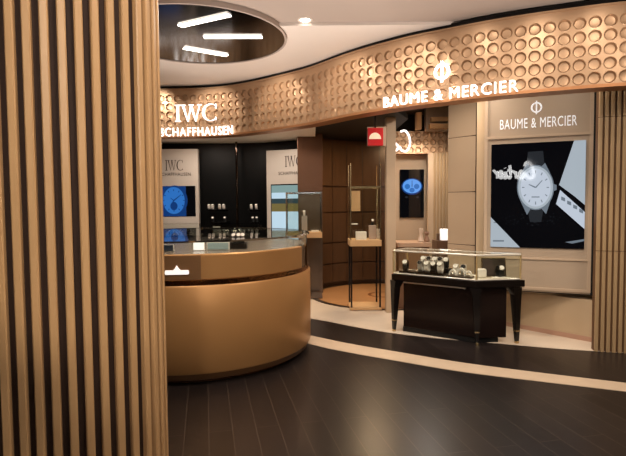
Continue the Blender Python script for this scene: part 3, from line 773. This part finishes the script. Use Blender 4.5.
# slat strip in the bay
P = [Vector((X(434.5, 7.85) + .05 * i, 7.85)) for i in range(8)]
sp = thing('slat_strip', 'dim tan slat strip at the right of the inner bay', 'wall panel', (P[3].x, 7.9, 0))
mb = MB(); slats(P, .03, .02, [(.003, zi0 - .003)], mb); mb.build('slat_cladding', SLAT_R, sp)
MB().prism([P[0] - Vector((.1, 0)), P[-1] + Vector((.03, 0)), P[-1] + Vector((.03, .08)), P[0] + Vector((-.1, .08))], .003, zi0 - .003).build('core', BEIGE, sp)
# low counter in bay with items
Yk = 7.1; zk = zat(415, 243, Yk)
lc = thing('low_counter', 'pinkish beige low counter behind the glass watch case', 'counter', (X(415, Yk), Yk + .25, 0))
MB().box(((X(398, Yk) + X(432, Yk)) / 2, Yk + .28, zk - .03), (X(432, Yk) - X(398, Yk), .5, .06)).build('top', mat('pink_beige_top', '#ae9078', .35), lc, bevel=.004)
MB().box(((X(400, Yk) + X(431, Yk)) / 2, Yk + .3, (zk - .06) / 2 + .003), (X(431, Yk) - X(400, Yk), .42, zk - .063)).build('body', mat('counter_body', '#7a5a44', .4), lc)
xk = X(444, 7.4)
bx = thing('gift_cabinet', 'dark bay cabinet carrying a glowing white box by the beige pier', 'cabinet', (X(441, 7.35), 7.45, 0))
MB().box((X(442.5, 7.35), 7.5, zat(440, 241, 7.35) / 2 + .003), (.16, .3, zat(440, 241, 7.35))).build('body', mat('cabinet_brown', '#5e4534', .4), bx, bevel=.004)
zz = zat(440, 241, 7.35) + .006
boxthing('glowing_box', 'bright white box beside the beige pier in the bay', 'box', (X(444.6, 7.42), 7.42, zz + .085), (.11, .12, .165), CARD, bevel=.006)
t = boxthing('ring_stand', 'small brown stand left of the bright white box', 'stand', (X(438.3, 7.42), 7.42, zz + .05), (.04, .06, .1), mat('stand_brown', '#5b4334', .4))
def vase(label, c, h, m):
    o = MB().lathe([(0, 0), (.035, 0), (.045, .02), (.03, h * .4), (.02, h * .62), (.038, h * .85), (.03, h), (0, h * .98)], n=20).build('watch_holder', m, smooth=True); o.location = c; return tag(o, label, 'holder')
vase('pale holder on the pinkish low counter', (X(421, 7.25), 7.25, zk), .2, mat('pale_holder', '#cbb7a4', .4))
vase('brown holder on the pinkish low counter', (X(427, 7.3), 7.3, zk), .15, mat('brown_holder', '#8a6a54', .4))

# beige pier with seams, dark gap
q = [(X(448, 6.85), 6.85), (X(478, 6.5), 6.5), (X(478, 6.5) + .3, 6.95), (X(448, 6.85) + .16, 7.4)]
pr = MB(); zz = [0.003, zat(463, 244.5, 6.7), zat(463, 192, 6.7), zat(463, 137, 6.7), 3.0]
for za, zb_ in zip(zz, zz[1:]): pr.prism(q, za + .003, zb_ - .003)
struct(pr.build('wall_pier_wide', BEIGE, bevel=.003))
struct(MB().prism([(p[0] * 1 + (.004 if i in (0, 3) else -.004), p[1] + .004) for i, p in enumerate(q)], 0.003, 3.0).build('trim_7', SLATBACK), 'dark seams in the wide beige pier', 'trim')
q2 = [(X(476, 6.62), 6.62), (X(490, 6.3), 6.4), (X(490, 6.4), 6.8), (X(478, 6.9), 7.0)]
struct(MB().prism(q2, .003, 3.0).build('trim_8', mat('dark_recess', '#2c1c10', .6)), 'dark recess beside the wide poster panel', 'trim')

# ================================================================== POSTER PANEL WITH WATCH
PA, PB = Vector((X(484, 5.88), 5.88)), Vector((X(592, 5.45), 5.45))
ux2 = (PB - PA).normalized(); ux = Vector((ux2.x, ux2.y, 0)); n = Vector((ux2.y, -ux2.x, 0)); O = Vector((PA.x, PA.y, 0)); W = (PB - PA).length
def pu(px, py=200):                     # where on the panel, from its left edge
    d = ray(px, py); nn = n; k = (O - CAM).dot(nn) / d.dot(nn); return CAM + d * k
def uv(px, py): p = pu(px, py); return ((p - O).dot(ux), p.z)
ztop = 2.96; zbot = uv(560, 293)[1]
pp = thing('watch_poster', 'wide beige hanging panel with large screen showing a silver watch', 'display panel', ((PA.x + PB.x) / 2, (PA.y + PB.y) / 2, zbot))
n2 = Vector((n.x, n.y))
t = pp
MB().prism([PA, PB, PB - n2 * .1, PA - n2 * .1], zbot, ztop).build('board', BEIGE2, pp, bevel=.004)
# raised rim rails
Lw = .035
fr = MB()
for xa, xb, za, zb_ in ((0.0, Lw, zbot + .02, ztop), (W - Lw, W, zbot + .02, ztop), (Lw, W - Lw, uv(536, 139)[1] + .02, uv(536, 139)[1] + .05), (Lw, W - Lw, zbot + .02, zbot + .05), (Lw, W - Lw, uv(540, 258)[1] - .02, uv(540, 258)[1])):
    v, f = poly_letters([rect(xa, za, xb, zb_)], .006); fr.add(on_plane(v, O, ux, n, .006), f)
fr.build('frame_rails', mat('beige_rail', '#bca58c', .4), pp)
v, f = poly_letters([rect(W - .002, zbot - .01, W + .02, ztop)], .05); MB().add(on_plane(v, O, ux, n, -.045), f).build('edge_strip', BLACKM, pp)
v, f = poly_letters([rect(.0, zbot - .012, W, zbot)], .03); MB().add(on_plane(v, O, ux, n, -.05), f).build('shadow_rail', BLACKM, pp)
# header lettering
def panel_text(txt, p0, p1, h, m, nm, y_is_base=True, bold=.0):
    a = uv(*p0); b = uv(*p1); return lettering(pp, txt, O, ux, n, a[0], b[0], (a[1] + b[1]) / 2, (a[1] + b[1]) / 2 + h, m, nm, 1.1, .003, bold)
hh = uv(536, 116)[1] - uv(536, 127)[1]
panel_text('BAUME & MERCIER', (500, 130.5), (577, 124.5), hh * .92, SILV, 'lettering')
v, f = phi_emblem(.15, .001); c = uv(536.5, 107.5)
MB().add(on_plane([p + Vector((c[0], c[1], 0)) for p in v], O, ux, n, .003), f).build('emblem', SILV, pp)
# screen
s00 = uv(490.5, 246.5); s11 = uv(586, 140)
X0, X1 = s00[0], s11[0]; Zb, Zt = (s00[1] + uv(586, 249)[1]) / 2, (s11[1] + uv(490.5, 145)[1]) / 2
sc = flat(pp, 'screen', [rect(X0, Zb, X1, Zt)], BLKSCR, O, ux, n, .008, .008)
def S(name, polys, m, layer):
    v, f = poly_letters(polys, .0006); o = MB().add(on_plane(v, O, ux, n, .0165 + .0014 * layer), f).build(name, m, pp); o.parent = sc; o.location = o.location - sc.location; return o
def clip(p): return (min(max(p[0], X0), X1), min(max(p[1], Zb), Zt))
def up_(*pts): return [clip(uv(*p)) for p in pts]
S('triangle_picture', [up_((559, 185), (574, 140), (588, 138), (588, 205), (574, 196))], S_WHITE, 0)
S('bracelet_picture', [up_((556, 204), (560, 190), (588, 212), (588, 229))], S_DIAL, 1)
S('bracelet_mark_picture', [up_((x - 2, y - 2.5), (x + 2, y - 1), (x + 2, y + 2.5), (x - 2, y + 1)) for x, y in ((563, 199), (569, 203), (575, 207), (581, 211))], S_GREY, 2)
S('corner_picture', [up_((489, 217), (489, 248), (520, 248))], S_WHITE, 0)
S('corner_mark_picture', [up_((493, 240), (504, 240), (504, 241.5), (493, 241.5))], S_GREY, 1)
ptsr = []
wx, wy = 535.5, 187.5
S('strap_picture', [up_((528, 152), (543, 151), (545, 170), (526, 170))], S_DARK, 0)
S('strap_picture', [up_((527, 207), (544, 207), (541, 222), (530, 222))], S_DARK, 0)
S('case_picture', [[clip(uv(wx + 18.5 * math.cos(2 * PI * k / 40), wy + 22.5 * math.sin(2 * PI * k / 40))) for k in range(40)], up_((521, 173), (527, 163), (531, 168)), up_((540, 168), (545, 163), (550, 173)), up_((520, 200), (527, 215), (531, 208)), up_((541, 208), (546, 214), (551, 199)), up_((553.5, 184), (556.5, 185), (556.5, 190), (553.5, 191))], S_GREY, 1)
S('bezel_picture', [[clip(uv(wx + 17.4 * math.cos(2 * PI * k / 40), wy + 21.3 * math.sin(2 * PI * k / 40))) for k in range(40)]], S_WHITE, 2)
S('dial_picture', [[clip(uv(wx + 15 * math.cos(2 * PI * k / 40), wy + 19 * math.sin(2 * PI * k / 40))) for k in range(40)]], S_DIAL, 3)
mk = []
for k in range(12):
    a = 2 * PI * k / 12; c, s_ = math.sin(a), -math.cos(a)
    e = [(wx + 13.4 * c - .5 * s_, wy + 17 * s_ + .5 * c), (wx + 13.4 * c + .5 * s_, wy + 17 * s_ - .5 * c), (wx + 11 * c + .35 * s_, wy + 14 * s_ - .35 * c), (wx + 11 * c - .35 * s_, wy + 14 * s_ + .35 * c)]
    mk.append([uv(*p) for p in e])
mk += [[uv(*p) for p in ((wx - .6, wy), (wx + .6, wy + .5), (wx + 7, wy - 7), (wx + 6.4, wy - 7.4))], [uv(*p) for p in ((wx - .4, wy + .6), (wx + .4, wy - .6), (wx - 6.5, wy - 3.4), (wx - 6.8, wy - 2.6))], [uv(*p) for p in ((wx - 4, wy + 9), (wx + 4, wy + 9), (wx + 4, wy + 10), (wx - 4, wy + 10))]]
S('dial_mark_picture', mk, S_GREY, 4)
S('shine_picture', [up_((565, 242), (586, 239), (586, 241), (572, 243.5))], S_GREY, 0)
rnd = random.Random(3)
spk = []
for k in range(70):
    x = rnd.uniform(494, 560); y = 219 + rnd.gauss(0, 2.6) + (3 if abs(x - 535) < 5 else 0); r = rnd.uniform(.25, .8)
    spk.append([uv(x - r, y), uv(x, y + r * .6), uv(x + r, y), uv(x, y - r * .6)])
S('ripple_picture', spk, S_DARK, 1)

# lower wall behind the poster
La, Lb = Vector((2.0, 6.72)), Vector((atz(594.5, 344.5, 0).x + .25, atz(594.5, 344.5, 0).y - .32))
l1 = atz(525, 331, 0); l2 = atz(593, 344, 0)
d2 = (Vector((l2.x, l2.y)) - Vector((l1.x, l1.y))).normalized()
La = Vector((l1.x, l1.y)) - d2 * .62; Lb = Vector((l2.x, l2.y)) + d2 * .25
nn = Vector((-d2.y, d2.x))
if nn.y < 0: nn = -nn
La, Lb = La + nn * .06, Lb + nn * .06
struct(MB().prism([La, Lb, Lb + nn * .5, La + nn * .5], .003, .46).build('wall_poster', BEIGEL))
Ua, Ub = PA - n2 * .16 - ux2 * .1, PB - n2 * .16 + ux2 * .3
struct(MB().prism([Ua, Ub, Ub - n2 * .1, Ua - n2 * .1], .46, 3.0).build('wall_poster_upper', BEIGEL))
struct(MB().prism([La - nn * .008, Lb - nn * .008, Lb, La], .003, .055).build('baseboard_poster', mat('rose_baseboard', '#b08a74', .35)))

# ================================================================== GLASS WATCH CASE ON LEGS
L_ = Vector((.93, 5.93)); F_ = Vector((1.745, 5.31)); R_ = Vector((2.29, 5.37)); B_ = Vector((1.17, 6.22))
poly = [L_, F_, R_, B_]
cen = sum(poly, Vector((0, 0))) / 4
ZT = .70; ZG = .975
case = thing('glass_showcase', 'black legged showcase table with glass box full of watches', 'showcase', (cen.x, cen.y, 0))
def inset(poly, d):
    c = sum(poly, Vector((0, 0))) / len(poly); out = []
    k = len(poly)
    for i in range(k):
        a, b, c_ = poly[i - 1], poly[i], poly[(i + 1) % k]
        e1, e2 = (b - a).normalized(), (c_ - b).normalized(); n1, n2_ = Vector((-e1.y, e1.x)), Vector((-e2.y, e2.x))
        bis = (n1 + n2_); bis = bis / bis.dot(n1); out.append(b + bis * d)
    return out
tp = inset(poly, .0)
MB().prism(tp, ZT - .075, ZT).build('tabletop', EBONY, case, bevel=.006)
MB().prism(inset(poly, .02), ZT, ZT + .008).build('display_deck', mat('deck_linen', '#cfc2ae', .5), case)
MB().prism([p + Vector((.03, -.01)) for p in inset(poly, .08)], .06, ZT - .075).build('cabinet_body', EBONY2, case, bevel=.006)
MB().prism(inset(poly, .1), .003, .06).build('toe_kick', BLACKM, case)
# thin bright trim line under the front of the top
e = (F_ - L_).normalized(); nf = Vector((e.y, -e.x))
a_, b_ = L_ + e * .09 - nf * .068, F_ - e * .14 - nf * .068
MB().prism([a_ + nf * .006, b_ + nf * .006, b_, a_], ZT - .107, ZT - .091).build('trim_line', PALER, case)
ins = inset(poly, .035)
for i, c in enumerate(ins):
    out = (c - cen).normalized()
    mb = MB()
    ang = math.atan2(out.y, out.x)
    zs_ = [ZT - .078, ZT - .16, .16, .0]; ws_ = [.12, .085, .05, .03]; pos = [c - out * .02, c - out * .0, c + out * .012, c + out * .016]
    for (za, wa, pa), (zb_, wb, pb) in zip(zip(zs_, ws_, pos), list(zip(zs_, ws_, pos))[1:]):
        mb.taper((pb.x, pb.y, zb_), (wb, wb), (pa.x, pa.y, za), (wa, wa), ang + PI / 4)
    lg = mb.build('leg', EBONY, case)
    for z0_, z1_, ww in ((.0, .03, .034), (.135, .15, .052)):
        p_ = pos[-1] if z0_ == 0 else pos[2]
        rg = MB().box((p_.x, p_.y, (z0_ + z1_) / 2 + .001), (ww, ww, z1_ - z0_), ang + PI / 4).build('brass_ferrule', BRASS, case, bevel=.002); rg.parent = lg; rg.location = (0, 0, 0)
        rg.location = rg.location; lgloc = lg.location
        rg.matrix_parent_inverse = Matrix.Translation(-Vector(lg.location)) if False else Matrix.Identity(4)
        rg.location = Vector((0, 0, 0))
gp = inset(poly, .018)
fr = MB()
for c in gp: fr.box((c.x, c.y, (ZT + ZG) / 2 + .004), (.014, .014, ZG - ZT - .008), .6)
fr.build('corner_post', BRASSP, case)
rail = MB()
for i in range(4):
    a_, b_ = gp[i], gp[(i + 1) % 4]
    rail.tube([(a_.x, a_.y, ZG), (b_.x, b_.y, ZG)], .011, 8); 
rail.build('top_rail', PALER, case, smooth=True)
rail = MB()
for i in range(4):
    a_, b_ = gp[i], gp[(i + 1) % 4]
    rail.tube([(a_.x, a_.y, ZT + .009), (b_.x, b_.y, ZT + .009)], .007, 8)
rail.build('bottom_rail', PALER, case, smooth=True)
g = MB()
for i in range(4):
    a_, b_ = gp[i], gp[(i + 1) % 4]; d_ = (b_ - a_).normalized(); nn_ = Vector((d_.y, -d_.x)) * .002
    g.prism([a_ + nn_, b_ + nn_, b_ - nn_, a_ - nn_], ZT + .014, ZG - .008)
g.build('glass_side', GLASSG, case)
MB().prism(inset(poly, .012), ZG + .006, ZG + .016).build('glass_lid', GLASS, case)

# contents
ZD2 = ZT + .009
def cp(s, d): return L_ + e * s + (-nf) * d         # s along the front edge, d into the case
rzc = math.atan2(e.y, e.x)
def cbox(name, label, cat, s, d, size, m, z=ZD2, group=None, rz=None, bevel=.003):
    p = cp(s, d); return boxthing(name, label, cat, (p.x, p.y, z + size[2] / 2 + .001), size, m, 0, bevel, group) if False else _cb(name, label, cat, p, size, m, z, group, rzc if rz is None else rz, bevel)
def _cb(name, label, cat, p, size, m, z, group, rz, bevel):
    o = MB().box((0, 0, size[2] / 2), size).build(name, m, bevel=bevel); o.location = (p.x, p.y, z + .001); o.rotation_euler = (0, 0, rz); return tag(o, label, cat, group)
cbox('display_tray', 'low black tray at the left end of the glass showcase', 'tray', .17, .13, (.2, .15, .025), BLACK)
cbox('display_riser', 'black riser block in the middle of the glass showcase', 'riser', .45, .245, (.36, .11, .07), BLACK)
cbox('display_tray', 'low black tray in front of the riser in the showcase', 'tray', .46, .11, (.34, .13, .03), BLACK)
wq = make_watch('watch', 2.2, WHITE, SPARK, DIALW); wq2 = make_watch('watch', 2.2, STRAP, SPARK); wq3 = make_watch('watch', 2.2, mat('steel_bracelet', '#cfc9c0', .3, metal=.5), SPARK, BLACK)
def wput(pr, s, d, z, label, rz=0, group=None):
    p = cp(s, d); watch_at(pr, (p.x, p.y, z), rzc + rz, label, group)
wput(wq2, .13, .12, ZD2 + .026, 'dark-strapped watch on the left tray in the showcase', .2)
for i, (s, pr) in enumerate(((.31, wq), (.38, wq3), (.45, wq), (.52, wq3), (.59, wq2))):
    wput(pr, s, .23, ZD2 + .072, ['pale-strapped watch at the left end of the showcase riser', 'steel watch second from the left on the showcase riser', 'pale-strapped watch at the middle of the showcase riser', 'steel watch second from the right on the showcase riser', 'dark-strapped watch at the right end of the showcase riser'][i], .25, 'watches on the showcase riser')
for i, (s, pr) in enumerate(((.33, wq3), (.41, wq), (.49, wq2), (.57, wq))):
    wput(pr, s, .11, ZD2 + .032, ['steel watch at the left end of the tray before the riser', 'pale-strapped watch second on the tray before the riser', 'dark-strapped watch third on the tray before the riser', 'pale-strapped watch at the right end of the tray before the riser'][i], .15, 'watches on the tray before the riser')
cbox('display_tray', 'tan-edged black tray by the front glass corner of the showcase', 'tray', .80, .11, (.28, .13, .022), mat('tan_black_tray', '#3a2c20', .4))
def cuff(label, s, d, z, sc_=1.0):
    n_ = 16; mb = MB(); r1, r2, wd = .042 * sc_, .03 * sc_, .03
    ring = []
    P_ = [(r1 * math.cos(PI * k / n_), r1 * 1.5 * math.sin(PI * k / n_)) for k in range(n_ + 1)] + [(r2 * math.cos(PI * k / n_), r2 * 1.45 * math.sin(PI * k / n_)) for k in range(n_, -1, -1)]
    nn_ = len(P_)
    v = [(x, -wd / 2, z_) for x, z_ in P_] + [(x, wd / 2, z_) for x, z_ in P_]
    f = []
    h = n_ + 1
    for k in range(n_):
        f += [(k, k + 1, nn_ - 2 - k, nn_ - 1 - k), (nn_ + k, nn_ + nn_ - 1 - k, nn_ + nn_ - 2 - k, nn_ + k + 1)]
    for k in range(nn_): f.append((k, (k + 1) % nn_, nn_ + (k + 1) % nn_, nn_ + k))
    mb.add(v, f); o = mb.build('watch_cuff', WHITE, smooth=True); p = cp(s, d); o.location = (p.x, p.y, z); o.rotation_euler = (0, 0, rzc); return tag(o, label, 'watch cuff', 'white cuffs by the front glass corner')
cuff('white arched watch cuff, left of the row by the front glass corner', .72, .10, ZD2 + .024)
cuff('tall white arched watch cuff, middle of the row by the front corner', .81, .12, ZD2 + .024, 1.3)
cuff('white arched watch cuff, right of the row by the front glass corner', .90, .09, ZD2 + .024)
# rear pair behind the cuffs
wput(wq, .70, .25, ZD2 + .002, 'pale-strapped watch behind the row of white cuffs, left', .2)
wput(wq3, .79, .25, ZD2 + .002, 'steel watch behind the row of white cuffs, right', .2)
# right part
pr_ = Vector((1.93, 5.52))
_cb('watch_pillow', 'white padded block near the right end of the showcase', 'pillow', Vector((1.86, 5.50)), (.10, .07, .1), WHITE, ZD2, None, .1, .018)
_cb('display_tray', 'flat white tray at the right end of the showcase', 'tray', Vector((2.03, 5.44)), (.16, .07, .014), WHITE, ZD2, None, .1, .003)
bd = thing('back_board', 'dark leaning board with pale rim at the right end of the showcase', 'display board', (2.02, 5.56, ZD2 + .001))
M_ = Matrix.Translation((2.02, 5.545, ZD2 + .004)) @ Matrix.Rotation(math.radians(0), 4, 'Z') @ Matrix.Rotation(math.radians(-10), 4, 'X')
b1 = MB().box((0, .006, .105), (.27, .01, .21), 0, M_).build('rim', BRASS, bd); b2 = MB().box((0, -.001, .105), (.25, .008, .19), 0, M_).build('panel', mat('board_brown', '#3d2f27', .5), bd)
w_ = make_watch('watch', 2.1, STRAP, SPARK); place(w_, (2.05, 5.47, ZD2 + .0155), .1, 'round steel-cased watch before the dark board in the showcase')

# ================================================================== CEILING FITTINGS
MC = Vector((-1.28, 5.66)); MR = .98
mir = thing('ceiling_mirror', 'round dark mirror set in the ceiling over the counter', 'mirror', (MC.x, MC.y, ZC - .02))
MB().lathe([(0, ZC - .012), (MR, ZC - .012), (MR, ZC - .004), (0, ZC - .004)], (MC.x, MC.y, 0), 96).build('glass', CMIR, mir)
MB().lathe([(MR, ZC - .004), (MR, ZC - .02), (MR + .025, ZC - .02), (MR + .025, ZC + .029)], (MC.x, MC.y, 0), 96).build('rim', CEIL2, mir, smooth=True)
for (a_, b_, lb) in (((180, 26), (229, 14.8), 'slanting white lamp bar nearest the top of the ceiling mirror'), ((204, 37), (262, 37), 'level white lamp bar in the middle of the ceiling mirror'), ((184, 48), (227, 55.5), 'slanting white lamp bar nearest the fascia in the ceiling mirror')):
    A_, B_2 = atz(*a_, ZC - .02), atz(*b_, ZC - .02)
    d_ = (B_2 - A_); mid = (A_ + B_2) / 2; ang = math.atan2(d_.y, d_.x)
    lt = thing('linear_lamp', lb, 'ceiling lamp', (mid.x, mid.y, ZC - .026), 'lamp bars on the ceiling mirror')
    MB().box((mid.x, mid.y, ZC - .015), (d_.length + .01, .06, .006), ang).build('housing', WHITE, lt)
    MB().box((mid.x, mid.y, ZC - .022), (d_.length, .07, .008), ang).build('diffuser', LAMP, lt)
for (px, py, zc_, lb) in ((305, 20, ZC + .03, 'round recessed ceiling downlight right of the ceiling mirror'), (300, .5, ZC + .06, 'round recessed downlight at the top edge of the view')):
    c = atz(px, py, zc_)
    dl = thing('downlight', lb, 'ceiling lamp', (c.x, c.y, zc_), 'recessed ceiling downlights')
    MB().lathe([(.05, -.002), (.075, -.006), (.078, 0), (.05, .0)], c, 32).build('trim_ring', WHITE, dl, smooth=True)
    MB().lathe([(0, -.003), (.05, -.003), (.05, -.001), (0, -.001)], c, 32).build('diffuser', LAMPS, dl)

# opposite shop sign (behind the viewer, mirrored in the poster's glass)
nP = n
def mirror_pt(p): return p - nP * (2 * (p - O).dot(nP))
def virt(px, py, dist):
    d = ray(px, py).normalized(); return mirror_pt(CAM + d * dist)
def script_strokes():
    S_ = []
    S_.append([(1.15, 1.05), (1.0, 1.35), (.7, 1.4), (.3, 1.1), (.05, .6), (.1, .15), (.45, 0), (.9, .2), (1.2, .5)])     # C
    S_.append([(1.75, .62), (1.5, .65), (1.3, .35), (1.4, .02), (1.65, .1), (1.8, .62), (1.75, .15), (1.9, 0), (2.1, .2)])    # a
    S_.append([(2.15, 0), (2.25, .6), (2.3, .45), (2.5, .62), (2.6, .5)])                                                     # r
    S_.append([(2.95, 1.15), (2.85, .4), (2.9, .05), (3.1, .05), (3.25, .2)]); S_.append([(2.65, .65), (3.25, .72)])          # t
    S_.append([(3.45, .6), (3.4, .1), (3.55, .02), (3.75, .2)]); S_.append([(3.5, .88), (3.53, .92)])                         # i
    S_.append([(3.85, .3), (4.15, .4), (4.1, .62), (3.9, .55), (3.85, .2), (4.0, .02), (4.35, .2)])                           # e
    S_.append([(4.45, 0), (4.5, .6), (4.58, .42), (4.85, .66), (5.0, .6)])                                                    # r
    return S_
DV = 12.5
mb = MB()
for st in script_strokes():
    P_ = smooth_path(st, 5) if len(st) > 2 else [Vector(st[0]), Vector(st[1])]
    W3 = [virt(534 - p.x / 5 * 41, 178.5 - p.y / 1.4 * 16 - p.x / 5 * 0 + 0, DV) for p in P_]
    mb.tube(W3, .032, 6)
o = mb.build('script_sign', mat('opposite_sign', '#ffffff', .5, emit='#ffffff', estr=14), smooth=True, origin=mb.v[0]); tag(o, 'white script sign of the shop opposite, mirrored in the poster glass', 'sign')

# ================================================================== LIGHT
def light(kind, name, loc, power, color='#ffe2c0', size=.3, target=None, spot=90, blend=.6, sy=None):
    d = bpy.data.lights.new(name, kind); d.energy = power; d.color = lin(color)[:3]
    if kind == 'AREA':
        d.shape = 'DISK' if sy is None else 'RECTANGLE'; d.size = size
        if sy: d.size_y = sy
    else: d.shadow_soft_size = size
    if kind == 'SPOT': d.spot_size = math.radians(spot); d.spot_blend = blend
    o = bpy.data.objects.new(name, d); COL.objects.link(o); o.location = loc
    tg = Vector(target) if target is not None else Vector(loc) - Vector((0, 0, 1))
    o.rotation_euler = (tg - Vector(loc)).to_track_quat('-Z', 'Y').to_euler()
    return o
W_ = '#fff0e0'
for (x, y, p) in ((-.1, 5.0, 26), (1.3, 3.3, 22), (-1.2, 3.0, 48), (2.8, 2.9, 24), (.3, .9, 34), (-.1, -1.2, 110), (2.2, .6, 24)):
    light('AREA', 'downlight_and_fill', (x, y, ZC - .03), p, W_, .22)  # first at the modelled downlight, the others added out of view for ambience
# washers along the fascia
for px in (150, 215, 280, 345, 410, 475, 540, 605):
    s_ = FP.find(px); q = FP.world(s_, ZC - .06, .75); tq = FP.world(s_, 2.85)
    light('SPOT', 'fascia_washer', q, (36 if px < 330 else 22 if px < 380 else 9), W_, .05, tq, 80, .7)
# added uplights without fittings, below the view, to brighten the ceiling
for x_, y_, z_, p_ in ((.3, 2.3, .05, 340), (1.7, 2.1, .05, 310), (3.2, 1.8, .05, 260)):
    light('SPOT', 'added_floor_uplight', (x_, y_, z_), p_, '#fff0e4', .03, (x_, y_ + .8, 3.4), 74, .5)
light('SPOT', 'added_counter_uplight', (-1.0, 5.5, 1.27), 160, '#fff0e4', .03, (-.9, 5.6, 3.4), 100, .5)  # added at the counter top without a fitting, lifts the ceiling
# boutique interior
light('AREA', 'boutique_lamp', (-1.9, 8.3, SOFZ - .02), 20, '#ffeedd', .5)
light('AREA', 'boutique_lamp', (-.6, 8.1, SOFZ - .02), 16, '#ffeedd', .4)
light('AREA', 'niche_lamp', (1.0, 8.2, 2.69), 34, '#ffd8a8', .3)
light('SPOT', 'vitrine_lamp', (.72, 7.2, 2.69), 12, W_, .05, (.75, 7.3, 1.0), 40)
light('AREA', 'bay_lamp', (1.7, 7.3, 2.5), 15, W_, .3)
light('AREA', 'inner_lamp', (1.9, 5.45, 2.97), 7, W_, .25)
light('AREA', 'inner_lamp', (1.5, 5.9, 2.97), 20, W_, .25)
light('AREA', 'inner_lamp', (2.6, 5.0, 2.97), 5, W_, .2)
light('SPOT', 'added_panel_spot', (1.9, 3.6, ZC - .05), 130, W_, .05, (2.6, 5.6, .55), 36)  # added spot in place of light bounced off the cream floor
light('SPOT', 'added_case_spot', (1.35, 5.2, ZC - .08), 170, '#fff6ec', .04, (1.5, 5.7, .75), 30)  # added ceiling spot, brightens the inside of the showcase

w = bpy.data.worlds.new('world'); SC.world = w; w.use_nodes = True
w.node_tree.nodes['Background'].inputs[0].default_value = (.9, .75, .6, 1); w.node_tree.nodes['Background'].inputs[1].default_value = .05
vs = SC.view_settings; vs.view_transform = 'Standard'; vs.look = 'None'; vs.exposure = 0; vs.gamma = 1; vs.use_curve_mapping = False
SC.cycles.use_denoising = True
SC.cycles.max_bounces = 8; SC.cycles.transparent_max_bounces = 32
SC.cycles.sample_clamp_indirect = 6
